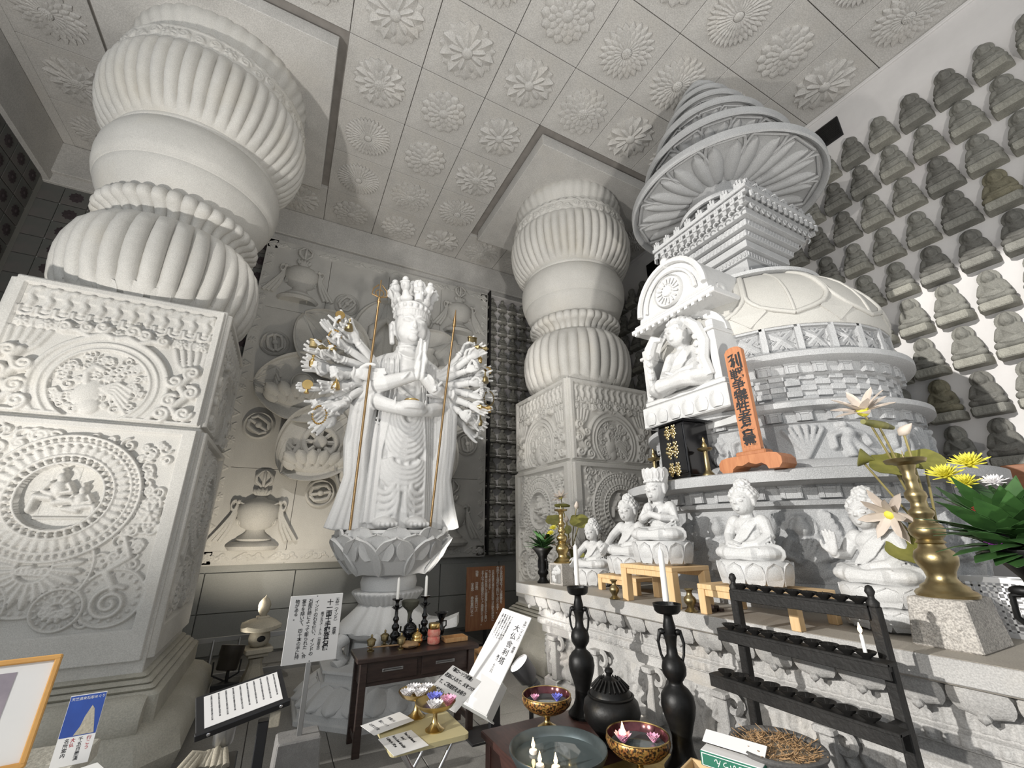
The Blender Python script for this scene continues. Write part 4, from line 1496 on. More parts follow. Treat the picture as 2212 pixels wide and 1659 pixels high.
# chequered brick band
MB().lathe([(.985, 2.51), (.985, 2.74), (1.01, 2.745), (1.03, 2.76), (1.02, 2.765), (1.04, 2.835), (1.11, 2.845), (1.14, 2.86), (1.142, 2.905), (1.10, 2.93), (.9, 2.94)], NS).build('brick_drum', ST, st, 35)
nb = 60
bw = 2 * PI * 1.0 / nb
bk = MB().box((0, 0, 0), (.04, bw * .995, .0445), ch=.002).mesh('brick', ST, 0)
for k in range(5):
    for i in range(nb // 2):
        a = 2 * PI * (i * 2 + (k % 2)) / nb
        if -2.9 < ((a + PI) % (2 * PI)) - PI < .9 or True:
            if math.cos(a - math.radians(240)) > -.25:
                obj('brick', bk, st, RZ(a) @ T(.988, 0, 2.552 + k * .0455))
# band of crossed squares under the dome
MB().lathe([(1.0, 2.92), (1.0, 3.175), (.9, 3.18)], NS).build('cross_band_core', ST, st, 35)
n = 26
m = MB()
w = 2 * PI * 1.03 / n
for z in (2.935, 3.165):
    m.box((0, 0, z), (.06, w * 1.01, .03))
m.box((0, w / 2, 3.05), (.06, w * .17, .24))
fm = m.mesh('square_frame', ST, 0)
m = MB()
for q in range(4):            # four shallow facets meeting in a cross, each with a chevron
    M_ = T(0, 0, 3.05) @ RX(q * PI / 2)
    hw_, hz_ = (w * .42, .1) if q % 2 == 0 else (.1, w * .42)
    m.add([(.0, -hw_, hz_), (.0, hw_, hz_), (.035, 0, 0), (-.02, 0, hz_ * .8)], [(0, 1, 3), (1, 2, 3), (2, 0, 3)], M_)
    m.tube([(.018, -.024, hz_ * .72), (.024, 0, hz_ * .42), (.018, .024, hz_ * .72)], .006, 4, M_)
xm = m.mesh('cross', ST, 35)
for i in range(n):
    a = 2 * PI * i / n
    if math.cos(a - math.radians(240)) > -.25:
        f = obj('square_frame', fm, st, RZ(a) @ T(1.01, 0, 0))
        obj('cross', xm, f, T(-.005, 0, 0))
# dome with hanging lotus petals
dome = [(1.05, 3.17), (1.065, 3.22), (1.06, 3.31), (1.035, 3.43), (.99, 3.54), (.925, 3.65), (.84, 3.75), (.745, 3.83), (.66, 3.89), (.6, 3.925), (.3, 3.95)]
MB().lathe(dome, NS).build('dome', 'dome_stone', st, 60)


def dome_r(z):
    for (r0, z0), (r1, z1) in zip(dome, dome[1:]):
        if z0 <= z <= z1:
            return r0 + (r1 - r0) * (z - z0) / (z1 - z0)
    return .6


npt = 10
for i in range(npt):
    a0 = 2 * PI * (i + .35) / npt
    hw = PI / npt * .98
    m = MB()
    for s in (-1, 1):
        pts = []
        for t in range(15):
            u = t / 14
            z = 3.925 - .66 * u
            wv = hw * min(1, 1.25 * math.sqrt(max(0, 1 - u ** 2.6))) * (1 if u < .98 else 0)
            if u >= .9:
                wv = hw * 1.25 * math.sqrt(max(0, 1 - .9 ** 2.6)) * (1 - u) / .1
            r = dome_r(z) + .006
            pts.append((r * math.cos(a0 + s * wv), r * math.sin(a0 + s * wv), z))
        m.tube(pts, .02, 7)
    pts = [((dome_r(3.925 - .66 * t / 10) + .003) * math.cos(a0), (dome_r(3.925 - .66 * t / 10) + .003) * math.sin(a0), 3.925 - .66 * t / 10) for t in range(11)]
    m.tube(pts, .012, 6)
    m.build('dome_petal', 'dome_stone', st, 60)
    a1 = a0 + PI / npt
    m = MB()
    q = [(dome_r(z) * math.cos(a1 + d), dome_r(z) * math.sin(a1 + d), z) for d, z in ((-.13, 3.31), (0, 3.5), (.13, 3.31), (0, 3.185))]
    c = Vector((math.cos(a1), math.sin(a1), 0)) * .016
    m.loft([[tuple(Vector(p) * 1.0) for p in q], [tuple(Vector(p) + c) for p in q]])
    m.build('dome_wedge', 'dome_stone', st, 30)
MB().lathe([(.60, 3.905), (.70, 3.905), (.71, 3.935), (.62, 3.965), (.3, 3.965)], 64).build('dome_collar', ST, st, 35)
# square harmika
m = MB()
m.box((0, 0, 4.09), (.60, .60, .32))
steps = [(.33, 4.24, 4.32), (.37, 4.33, 4.41), (.41, 4.42, 4.49), (.46, 4.50, 4.57), (.51, 4.58, 4.66), (.555, 4.67, 4.75), (.59, 4.755, 4.79), (.61, 4.795, 4.84)]
for h, z0, z1 in steps:
    m.box((0, 0, (z0 + z1) / 2), (h * 2, h * 2, z1 - z0), ch=.004)
    m.box((0, 0, z1 + .005), (h * 1.9, h * 1.9, .012))
m.build('harmika', ST, st, 0)
m = MB()
for k in range(4):
    M_ = RZ(k * PI / 2)
    for i in range(13):
        m.box((-.55 + i * .0917, -.62, 4.705), (.05, .02, .07), M_, ch=.004)
        m.box((-.55 + i * .0917, -.63, 4.72), (.02, .012, .04), M_)
    for i in range(12):
        m.torus(.028, .009, M_ @ T(-.5 + i * .09, -.572, 4.62) @ RX(PI / 2), 12, 5, 0, 4.6)
    for i in range(18):
        m.tube([(-.43 + i * .05, -.462, 4.51), (-.405 + i * .05, -.462, 4.56)], .008, 4, M_)
        m.tube([(-.38 + i * .045, -.41, 4.43), (-.36 + i * .045, -.413, 4.475)], .008, 4, M_)
    for i in range(15):
        m.ell((-.31 + i * .044, -.335, 4.28), (.014, .012, .03), M_, nu=6, nv=5)
    m.box((0, -.302, 4.13), (.52, .01, .02), M_)
m.build('harmika_carving', ST, st, 0)['kind'] = 'stuff'
mr = MB()
for s in (-1, 0, 1):
    mr.box((s * .028, 0, .03 + (.02 if s == 0 else 0)), (.022, .03, .05), ch=.002)
mr.box((0, 0, .01), (.085, .03, .03))
mrm = mr.mesh('merlon', ST, 0)
for k in range(4):
    for i in range(8):
        obj('merlon', mrm, st, RZ(k * PI / 2) @ T(-.54 + i * .154, -.595, 4.84))
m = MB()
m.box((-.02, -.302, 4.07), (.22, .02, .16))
m.build('opening_shade', 'vent_and_shade_black', st, 0)  # solid black box painting the shade of the harmika opening
m = MB().lathe([(.42, 4.84), (.40, 4.88), (.38, 4.93), (.36, 4.96)], 40)
m.build('umbrella_foot', ST, st, 40)


# umbrellas
def umbrella(R_, z, th, npet, r_in):
    m = MB().lathe([(r_in * .6, -.02), (r_in, -.02), (R_ - .09, -.005), (R_ - .055, -.005), (R_ - .045, -th * .75), (R_ - .02, -th), (R_, -th * .9), (R_, th * .1), (R_ - .03, th * .4), (r_in * .7, th * 1.6)], 96)
    o = m.build('umbrella_disc', ST, st, 40, T(0, 0, z))
    pl = R_ - .1 - r_in
    mm = MB()
    for s in (-1, 1):
        mm.petal(pl * .94, (R_ * .92) * PI / npet * .42, .055 * min(1, R_), .5, .006, T(r_in, s * (r_in + .5 * pl) * PI / npet * .40, 0) @ RZ(s * .10), nu=8, nv=7)
    pts = []
    for t in range(17):
        u = t / 16
        wv = (R_ * .92) * PI / npet * .86 * math.sin(PI * (.12 + .76 * u)) ** .6
        pts.append((r_in + pl * min(1, 1.12 * math.sin(u * PI / 2)), wv, .02))
    mm.tube(pts[:-1] + [(r_in + pl, 0, .02)], .016 * min(1, R_ + .2), 6)
    mm.tube([(x, -y, z_) for x, y, z_ in pts[:-1]] + [(r_in + pl, 0, .02)], .016 * min(1, R_ + .2), 6)
    me = mm.mesh('underside_petal', ST, 45)
    for i in range(npet):
        obj('underside_petal', me, o, RZ(2 * PI * (i + .5) / npet) @ T(0, 0, -.004) @ RX(PI))


umbrella(.52, 5.08, .05, 14, .2)
for R_, z, th, npt_ in ((1.055, 5.33, .085, 14), (.84, 5.83, .075, 14), (.66, 6.24, .065, 14), (.50, 6.58, .055, 12), (.36, 6.87, .05, 12), (.235, 7.1, .04, 10), (.13, 7.26, .03, 8)):
    umbrella(R_, z, th, npt_, min(.4, R_ * .42))
MB().lathe([(.3, 4.9), (.25, 5.1), (.40, 5.3), (.36, 5.8), (.28, 6.2), (.2, 6.6), (.14, 6.9), (.08, 7.15), (.045, 7.3), (.035, 7.34), (.0, 7.35)], 32).build('umbrella_core', ST, st, 50)
MB().lathe([(.012, 7.33), (.012, 7.37), (.03, 7.375), (.03, 7.39), (.008, 7.40)], 12).build('finial_tip', 'chrome', st, 50)

# image shrine on the sunny side (local frame: x = width, z = up, front towards -y, then turned to face -X)
SH = RZ(-PI / 2)
shr = bpy.data.objects.new('shrine_niche', None)
COL.objects.link(shr)
shr.parent = st
shr.matrix_local = SH
WS = 'white_granite'


def sh(name, mb, sm=35):
    return mb.build(name, WS, shr, sm)


m = MB()
m.box((0, -.98, 2.60), (.90, .52, .20), ch=.01)
m.box((0, -.98, 2.73), (.86, .48, .06), ch=.015)
for i in range(6):
    m.petal(.13, .06, .02, .4, .008, T(-.35 + i * .14, -1.24, 2.52) @ RX(PI / 2) @ RZ(PI / 2), nu=6, nv=5)
m.box((0, -.9, 2.45), (.8, .4, .1))
sh('niche_base', m)
m = MB()
m.box((0, -.80, 3.15), (.80, .16, .85))
for s in (-1, 1):
    m.box((s * .37, -.98, 3.02), (.07, .46, .54), ch=.01)
    m.box((s * .37, -.98, 3.20), (.10, .5, .035), ch=.006)
    # rearing creatures beside the Buddha
    m.tube([(s * .32, -1.22, 2.8), (s * .29, -1.24, 2.95), (s * .32, -1.23, 3.1), (s * .27, -1.23, 3.25), (s * .2, -1.23, 3.33), (s * .13, -1.22, 3.30)], [.04, .05, .045, .055, .05, .02], 9)
    for j in range(5):
        m.ell((s * .27, -1.26, 2.88 + j * .07), (.035, .03, .03), nu=8, nv=6)
arch = [(.42 * math.cos(t), 3.22 + .33 * math.sin(t)) for t in np.linspace(0, PI, 17)]
inn = [(.33 * math.cos(t), 3.22 + .25 * math.sin(t)) for t in np.linspace(0, PI, 17)]
rings = []
for y in (-1.04, -.72):
    rings.append([(x, y, z) for x, z in arch] + [(x, y, z) for x, z in reversed(inn)])
m.loft(rings)
sh('niche_arch', m, 30)
m = MB()
m.box((0, -.98, 3.52), (.98, .5, .05), ch=.008)
m.box((0, -.98, 3.56), (.92, .46, .04), ch=.008)
for i in range(12):
    m.box((-.43 + i * .078, -1.215, 3.485), (.035, .03, .03))
sh('niche_cornice', m)
m = MB()
out = [(-.42, 3.56)] + [(.40 * math.cos(t), 3.66 + .42 * math.sin(t)) for t in np.linspace(PI, 0, 19)] + [(.42, 3.56)]
m.loft([[(x, y, z) for x, z in out] for y in (-1.17, -.55)])
rim = [[(k * .40 * math.cos(t), -1.185, 3.66 + k * .42 * math.sin(t)) for t in np.linspace(PI, 0, 19)] for k in (.97, .74)]
m.tube(rim[0], .03, 7)
m.tube(rim[1], .018, 6)
m.lathe([(.001, .02), (.05, .02), (.06, .0), (.15, .0), (.155, .02), (.165, .0), (.165, -.02)], 32, T(0, -1.19, 3.77) @ RX(PI / 2))
for i in range(16):
    a = 2 * PI * i / 16
    m.tube([(.07 * math.cos(a), -1.2, 3.77 + .07 * math.sin(a)), (.13 * math.cos(a), -1.2, 3.77 + .13 * math.sin(a))], .008, 5)
m.ell((0, -1.17, 4.09), (.05, .05, .06))
for s in (-1, 1):
    m.torus(.05, .02, T(s * .4, -1.0, 3.62) @ RY(PI / 2) @ RX(0), 14, 6)
sh('niche_gable', m, 30)


def seated(scale, style='plain', voxel=.008, mt='white_granite', name='figure'):
    """seated Buddha about .69 high for scale 1, facing -y, sitting on z=0"""
    m = MB()
    k = scale
    M_ = S(k)
    H_ = M_ @ T(0, -.01, .385) @ S(1.28) @ T(0, .01, -.385)       # large head
    for s in (-1, 1):
        m.ell((s * .17, -.09, .06), (.12, .13, .065), M_)
        m.tube([(s * .06, .0, .06), (s * .24, -.07, .06), (s * .1, -.2, .055), (-s * .05, -.2, .05)], [.08, .075, .06, .04], 10, M_)
        m.ell((s * .125, .0, .31), (.065, .065, .07), M_)
        m.ell((s * .083, -.02, .482), (.012, .02, .048), H_, nu=8, nv=7)
    m.ell((0, .0, .08), (.17, .13, .08), M_)
    m.ell((0, .0, .2), (.125, .095, .17), M_)
    m.ell((0, -.01, .29), (.14, .085, .08), M_)
    m.tube([(0, 0, .34), (0, -.012, .42)], [.06, .055], 12, M_)
    m.ell((0, -.03, .47), (.078, .085, .095), H_, nu=20, nv=14)
    m.ell((0, -.055, .435), (.06, .055, .055), H_)
    m.tube([(0, -.106, .49), (0, -.122, .455)], [.005, .013], 7, H_)
    m.ell((0, -.112, .426), (.021, .01, .006), H_, nu=8, nv=6)
    m.ell((0, -.11, .415), (.018, .01, .007), H_, nu=8, nv=6)
    for s in (-1, 1):
        m.ell((s * .032, -.105, .474), (.021, .011, .0085), H_, nu=8, nv=6)
        m.tube([(s * .008, -.111, .495), (s * .034, -.109, .506), (s * .06, -.092, .497)], .0045, 5, H_)
    m.ell((0, .0, .505), (.088, .092, .075), H_, nu=18, nv=10)
    if style != 'crown':
        m.ell((0, .004, .582), (.048, .048, .045), H_)
        for i in range(84):          # snail-shell curls
            u, v = i * 2.39996, math.acos(1 - (i + .5) / 84 * 1.1)
            x, y, z = math.sin(v) * math.cos(u), math.sin(v) * math.sin(u), math.cos(v)
            if y < -.55 and z < .42:
                continue
            m.ell((x * .09, y * .094, .507 + z * .076), .0155, H_, nu=7, nv=6)
        for i in range(26):
            u, v = i * 2.39996, math.acos(1 - (i + .5) / 26)
            m.ell((math.sin(v) * math.cos(u) * .049, .004 + math.sin(v) * math.sin(u) * .049, .584 + math.cos(v) * .044), .0145, H_, nu=7, nv=6)
    else:
        m.lathe([(.001, .53), (.088, .53), (.095, .56), (.1, .63), (.085, .64), (.001, .64)], 20, H_)
        for i in range(7):
            t = -1.4 + i * .47
            m.petal(.1, .04, .014, .45, .01, H_ @ T(.095 * math.sin(t), -.095 * math.cos(t), .55) @ RZ(t - PI / 2) @ RY(-1.45), nu=6, nv=5)
        m.tube([(-.075, -.03, .55), (-.1, .02, .45), (-.11, .03, .37)], .014, 6, H_)
        for i in range(9):
            t = -1.3 + i * .325
            m.tube([(.083 * math.sin(t), -.02 - .088 * math.cos(t), .53), (.085 * math.sin(t), -.02 - .085 * math.cos(t), .545)], .011, 6, H_)
    # arms
    if style == 'plain':
        for s in (-1, 1):
            m.tube([(s * .14, .0, .32), (s * .185, -.03, .2), (s * .12, -.13, .13), (s * .02, -.17, .115)], [.055, .05, .042, .034], 10, M_)
        hand(m, M_ @ T(.04, -.17, .11) @ RZ(PI) @ RX(-PI / 2) @ S(.8), .15, .05, 1)
    elif style == 'mudra':           # one hand raised, one in the lap
        m.tube([(.14, .0, .32), (.185, -.03, .2), (.12, -.13, .13), (.02, -.17, .115)], [.055, .05, .042, .034], 10, M_)
        m.tube([(-.14, .0, .32), (-.20, -.06, .19), (-.2, -.19, .2)], [.055, .05, .036], 10, M_)
        hand(m, M_ @ T(-.2, -.2, .2) @ RY(-PI / 2) @ S(.95), .05, .08, 1)
    elif style == 'earth':           # one hand over the shin
        m.tube([(.14, .0, .32), (.185, -.03, .2), (.12, -.13, .13), (.02, -.17, .115)], [.055, .05, .042, .034], 10, M_)
        m.tube([(-.14, .0, .32), (-.21, -.08, .22), (-.22, -.19, .12)], [.055, .048, .036], 10, M_)
        hand(m, M_ @ T(-.22, -.19, .13) @ RZ(-PI / 2) @ RY(.9) @ S(.85), .15, .05, 1)
    else:                            # fist over fist before the chest
        for s in (-1, 1):
            m.tube([(s * .14, .0, .32), (s * .20, -.04, .2), (s * .1, -.14, .22), (s * .01, -.16, .25)], [.05, .045, .038, .03], 10, M_)
        m.ell((0, -.165, .25), (.035, .03, .035), M_)
        m.ell((0, -.165, .31), (.032, .03, .035), M_)
        m.tube([(0, -.165, .3), (0, -.165, .36)], [.012, .009], 6, M_)
    # robe folds over one shoulder and the lap
    for j in range(6):
        m.tube([(.13 - j * .012, -.02 - j * .012, .36 - j * .004), (.09 - j * .02, -.085 - j * .004, .27), (.02 - j * .02, -.105, .18), (-.06 - j * .012, -.1, .13)] if style != 'crown' else [(.12 - j * .01, -.05, .33), (.03, -.1, .24), (-.08, -.1, .17)], .009, 5, M_)
    for j in range(5):
        m.tube([(.17, -.2 + j * .012, .1 - j * .012), (.03, -.225, .085 - j * .014), (-.13, -.21, .1 - j * .014)], .009, 5, M_)
        m.tube([(.17 + j * .012, -.02, .3 - j * .035), (.215, -.07, .2 - j * .03), (.14, -.16, .13 - j * .018)], .009, 5, M_)
    return sculpt(m, name, mt, voxel * k, 1, .35)


fig = obj('niche_buddha_figure', seated(1.16, 'plain', .0075), shr, T(0, -1.08, 2.755))
# ------------------------------------------------------------------ altar platform before the stupa
AT = 1.1
al = thing('stone_altar', 'long carved stone altar platform carrying the stupa and white statues', 'altar')
al.matrix_world = frame((2.29, 4.30, 0), (.0645, -.9979, 0), (.9979, .0645, 0))
L_ = 6.0
m = MB().box((L_ / 2, 1.71, AT - .05), (L_, 3.42, .1), ch=.008)
m.build('altar_top', 'altar_top_stone', al, 0)
MB().box((L_ / 2, .0, AT - .047), (L_ + .004, .012, .092), ch=.004).build('top_edge', 'altar_stone', al, 0)
prof = [(.10, 1.005), (.10, .95), (.14, .92), (.17, .91), (.17, .80), (.15, .79), (.15, .735), (.19, .72), (.19, .66), (.25, .64), (.25, .28), (.2, .26), (.2, .2), (.14, .18), (.14, .08), (.08, .06), (.08, 0)]
m = MB()
m.loft([[(x, y, z) for y, z in prof] + [(x, 3.38, 0), (x, 3.38, 1.005)] for x in (.18, L_)])
m.build('altar_body', 'altar_stone', al, 0)
cp = MB().petal(.125, .098, .022, .25, .008, None, 8, 9, back=.03)
cp.petal(.04, .02, .012, .5, .02, T(.09, 0, .02), 4, 3)
cpm = cp.mesh('cornice_petal', 'altar_stone', 45)
for i in range(29):
    obj('cornice_petal', cpm, al, frame((.15 + i * .203, .055, 1.005), (0, .35, -1), (1, 0, 0)))
FA = frame((L_ / 2, .17, .80), (1, 0, 0), (0, 0, 1))
R = Rel(L_ - .3, .11, .009)
for i in range(52):
    x = -2.78 + i * .108
    R.stroke([(x - .05, .01), (x - .035, .06), (x, .095), (x + .035, .06), (x + .05, .01)], .01, .012)
    R.stroke([(x, .02), (x, .07)], .014, .01)
obj('leaf_band', R.mesh('leaf_band', 'altar_stone'), al, FA @ T(0, 0, .001))
R = Rel(L_ - .3, .055, .008)
for i in range(96):
    x = -2.8 + i * .058
    R.rect(x, x + .036, .004, .05, .016, .006)
obj('dentil_band', R.mesh('dentil_band', 'altar_stone'), al, frame((L_ / 2, .15, .735), (1, 0, 0), (0, 0, 1)) @ T(0, 0, .001))
R = Rel(L_ - .3, .34, .011)
for i in range(10):
    x = -2.6 + i * .58
    figure(R, x, .12, .62, .07, 0)
    R.dome(x, .06, .13, .06, .05)
    R.ring(x, .29, .07, .012, .02)
    for s in (-1, 1):
        R.rect(x + s * .29 - .035, x + s * .29 + .035, 0, .34, .03)
        R.stroke([(x + s * .17, .02), (x + s * .19, .15), (x + s * .13, .26)], .022, .04)
        R.foliage(x + s * .17 - .05, x + s * .17 + .05, .12, .32, 5, .012, .03, i * 2 + s)
obj('figure_panel', R.mesh('figure_panel', 'altar_stone'), al, frame((L_ / 2, .25, .29), (1, 0, 0), (0, 0, 1)) @ T(0, 0, .001))
for i in range(11):
    x = .42 + i * .58
    m = MB()
    m.box((x, .2, .47), (.07, .12, .34), ch=.006)
    m.box((x, .19, .64), (.1, .16, .04), ch=.01)
    m.torus(.045, .02, T(x + .06, .18, .6) @ RX(PI / 2), 14, 6)
    m.build('pilaster', 'altar_stone', al, 30)


# ------------------------------------------------------------------ white statues and their stands
def lotus_base(r, h, n=12, mt='white_granite', round_=False):
    m = MB()
    m.lathe([(r * .72, 0), (r * .8, h * .08), (r * .97, h * .35), (r * 1.0, h * .7), (r * .96, h * .92), (r * .9, h), (.001, h)], 40)
    for i in range(n):
        a = 2 * PI * i / n
        m.petal(h * .86, r * PI / n * .95, r * .10, .3, .004, RZ(a) @ T(r * .90, 0, h * .1) @ RY(-1.40), nu=8, nv=7)
    return m.mesh('lotus_base', mt, 45)


def statue(label, loc, rz, style, s, br, bh, extra=None):
    o = thing('white_buddha', label, 'statue', loc, rz, 'white granite statues on the altar')
    obj('lotus_base', lotus_base(br, bh), o)
    z = bh
    if extra:
        obj('lower_base', lotus_base(br * 1.05, extra, 14), o)
        o.children[0].location.z = extra
        z += extra
    obj('figure', seated(s, style, .0062), o, T(0, .02, z))
    return o


W = -PI / 2
statue('small white Buddha with hand over shin, far left on altar', (2.83, 3.66, AT), W + .25, 'earth', .67, .20, .16)
statue('white curly-haired Buddha between the smallest and the crowned statue', (2.88, 3.16, AT + .13), W + .2, 'earth', .78, .22, .16)
statue('crowned white statue with clasped fists on tallest pine stand', (2.61, 2.52, AT + .26), W + .15, 'crown', .76, .22, .17)
statue('white Buddha with hands in lap on low pine stand', (2.66, 1.83, AT + .175), W + .05, 'plain', .71, .21, .15)
statue('white Buddha raising open hand behind the tall brass candlestick', (2.99, 1.31, AT), W - .1, 'mudra', .74, .21, .11, .11)


def stand(label, x0, x1, y0, y1, h, leg=.05):
    o = thing('pine_stand', label, 'stand', ((x0 + x1) / 2, (y0 + y1) / 2, AT), 0, 'pine stands on the altar')
    w, d = x1 - x0, y1 - y0
    MB().box((0, 0, h - .015), (w, d, .03), ch=.003).build('stand_top', 'pine', o, 0)
    lg = MB().box((0, 0, (h - .03) / 2), (leg, leg, h - .03), ch=.003).mesh('leg', 'pine', 0)
    for sx in (-1, 1):
        for sy in (-1, 1):
            obj('leg', lg, o, T(sx * (w / 2 - leg / 2), sy * (d / 2 - leg / 2), 0))
    for sx in (-1, 1):
        MB().box((sx * (w / 2 - leg / 2), 0, h - .05), (leg * .7, d - 2 * leg, .04), ch=.003).build('apron', 'pine', o, 0)
    return o


stand('low pine stand under the curly-haired white Buddha', 2.66, 3.08, 2.90, 3.40, .13)
stand('tall pine stand under the crowned white statue', 2.42, 2.80, 2.28, 2.80, .26, .06)
stand('long low pine stand under the white Buddha with hands in lap', 2.46, 2.86, 1.50, 2.12, .175)

# carved stone blocks with brass candlesticks
o = thing('stone_block', 'small speckled stone cube with carved letters under the far brass candlestick', 'block', (2.60, 3.87, AT), .1)
MB().box((0, 0, .1), (.2, .2, .2), ch=.004).build('cube', 'sandstone_pale', o, 0)
R = Rel(.18, .18, .006)
R.foliage(-.07, .07, .03, .16, 9, .006, .01, 3, r0=.01, r1=.025)
obj('inscription', R.mesh('inscription', 'white_granite', .002), o, frame((-.1, 0, .01), (0, -1, 0), (0, 0, 1)))
o = thing('stone_block', 'tapered granite block under the large brass candlestick at right', 'block', (2.83, 1.0, AT), 0)
MB().box((0, 0, .1), (.34, .24, .2), t=.86, ch=.006).build('block', 'sandstone_pale', o, 0)
R = Rel(.2, .16, .006)
R.stroke([(-.08, .12), (-.03, .14), (0, .1), (.05, .13)], .008, .01)
R.stroke([(-.05, .03), (0, .06), (.05, .03)], .01, .01)
R.dome(.06, .08, .014, .014, .01)
R.dome(-.06, .08, .014, .014, .01)
obj('inscription', R.mesh('inscription', 'sandstone_pale', .002), o, frame((-.168, 0, .015), (0, -1, 0), (.12, 0, 1)))


def candlestick_brass(label, loc, h, mt):
    k = h / .6
    o = thing('brass_candlestick', label, 'candlestick', loc, 0, 'brass candlesticks on the altar')
    pr = [(.105, 0), (.108, .012), (.1, .022), (.085, .03), (.082, .042), (.062, .055), (.05, .075), (.055, .1), (.072, .13), (.078, .16), (.068, .185), (.05, .2), (.045, .215), (.055, .222), (.045, .235), (.062, .255), (.066, .28), (.055, .3), (.036, .315), (.035, .33), (.047, .345), (.047, .36), (.032, .375), (.028, .40), (.042, .425), (.04, .445), (.026, .46), (.024, .5), (.03, .515), (.024, .53), (.028, .55), (.036, .575)]
    MB().lathe([(r * k, z * k) for r, z in pr], 40).build('stem', mt, o, 50)
    MB().lathe([(.03 * k, .57 * k), (.05 * k, .58 * k), (.075 * k, .585 * k), (.082 * k, .6 * k), (.076 * k, .604 * k), (.03 * k, .592 * k), (.001, .59 * k)], 40).build('drip_pan', mt, o, 50)
    MB().lathe([(.005, .59 * k), (.004, .62 * k), (.001, .645 * k)], 8).build('spike', mt, o, 50)
    return o


candlestick_brass('slender brass candlestick on the carved stone cube', (2.60, 3.87, AT + .2), .52, 'brass')
candlestick_brass('large tarnished brass candlestick on the granite block', (2.83, 1.0, AT + .2), .64, 'brass_dull')


def small_vase(label, loc):
    o = MB().lathe([(.04, 0), (.042, .006), (.03, .014), (.02, .025), (.022, .035), (.036, .055), (.04, .07), (.034, .085), (.02, .098), (.016, .112), (.02, .125), (.03, .134), (.028, .137), (.014, .12)], 28).build('brass_vase', 'brass_dull', None, 50)
    o.location = loc
    tag(o, label, 'vase', 'small brass vases')


small_vase('small bulbous brass vase left of the tall pine stand', (2.40, 2.87, AT))
small_vase('small bulbous brass vase right of the tall pine stand', (2.46, 2.19, AT))
for k, (x, y, z, w, r) in enumerate(((2.60, 2.08, .0, .2, .12), (2.66, 2.08, .0, .22, .05), (2.63, 2.08, .018, .19, .1))):
    o = MB().box((0, 0, .009), (.035, w, .018), ch=.002).build('wood_strip', 'dark_wood', None, 0)
    o.location = (x - .03, y + .12, AT + z)
    o.rotation_euler = (0, 0, r)
    tag(o, ('dark wooden strip on altar, front of the little pile', 'dark wooden strip on altar, rear of the little pile', 'dark wooden strip on altar, topmost of the little pile')[k], 'strip', 'wood strips on the altar')

# black shrine cabinet on the stupa ledge
o = thing('lacquer_cabinet', 'glossy black lacquer cabinet with gilt fittings on the stupa ledge', 'cabinet', (2.90, 2.43, 1.99), -.12)
MB().box((0, 0, .235), (.24, .30, .43), ch=.004).build('body', 'black_lacquer', o, 0)
MB().box((0, 0, .012), (.27, .33, .025), ch=.004).build('plinth', 'black_lacquer', o, 0)
m = MB()
m.loft([[(x * k, y * k, z) for x, y in ((-.15, -.19), (.15, -.19), (.15, .19), (-.15, .19))] for k, z in ((1, .45), (1.04, .462), (.95, .47), (.3, .505), (.05, .51))])
m.build('roof', 'black_lacquer', o, 0)
for s in (-1, 1):
    d = MB().box((-.122, s * .071, .235), (.01, .136, .39), ch=.002).build('door', 'black_lacquer', o, 0)
    MB().tube([(-.118, s * .146, .05), (-.118, s * .146, .42)], .007, 8).build('corner_bead', 'black_lacquer', o, 40)
    for z, w in ((.39, .075), (.24, .09), (.08, .075)):
        m = MB()
        for i in range(16):
            a = i * 2.4
            q = w * .24 * math.sqrt(i)
            m.ell((0, q * math.cos(a) * .45, q * math.sin(a) * .8), (.005, .012, .012), nu=7, nv=5)
        m.build('gilt_fitting', 'gilt', d, 40, T(-.13, s * .035, z))

# memorial tablet
o = thing('memorial_tablet', 'tall reddish wooden memorial tablet with black brush writing on stupa ledge', 'tablet', (2.93, 1.86, 1.99), .05)
m = MB()
out = [(-.20, .0), (-.13, .0), (-.12, .025), (-.09, .045), (-.05, .04), (-.02, .05), (0, .06), (.02, .05), (.05, .04), (.09, .045), (.12, .025), (.13, .0), (.20, .0), (.225, .03), (.225, .07), (.20, .1), (.15, .11), (-.15, .11), (-.20, .1), (-.225, .07), (-.225, .03)]
m.loft([[(x, y, z) for y, z in out] for x in (-.09, .09)])
m.build('foot', 'cedar', o, 30)
MB().box((-.0, 0, .128), (.1, .22, .035), ch=.008).build('step', 'cedar', o, 0)
m = MB()
out = [(-.068, .14), (.068, .14), (.068, .92), (.05, .945), (.02, .955), (-.02, .955), (-.05, .945), (-.068, .92)]
m.loft([[(x, y, z) for y, z in out] for x in (-.02, .02)])
bd = m.build('board', 'cedar', o, 0)
FM = frame((-.0215, 0, 0), (0, -1, 0), (0, 0, 1))
obj('lettering', text_mesh('戦争犠牲者各霊', .098, 'ink', True, .0008, bold=.0022, gap=.92), bd, FM @ T(0, .70, 0) @ S(1.08, .95, 1))
m = MB()
for pts in ([(-.045, .885), (-.005, .895), (-.02, .86), (-.045, .845)], [(-.03, .86), (.0, .83), (-.012, .79)], [(.0, .865), (-.03, .80)], [(.02, .89), (.022, .82), (.03, .79)], [(.045, .90), (.048, .77)]):
    m.tube([(x, y, 0) for x, y in pts], [.0085, .010, .007, .004][:len(pts)], 6, FM @ S(1, 1, .15))
m.build('seed_letter', 'ink', bd, 30)


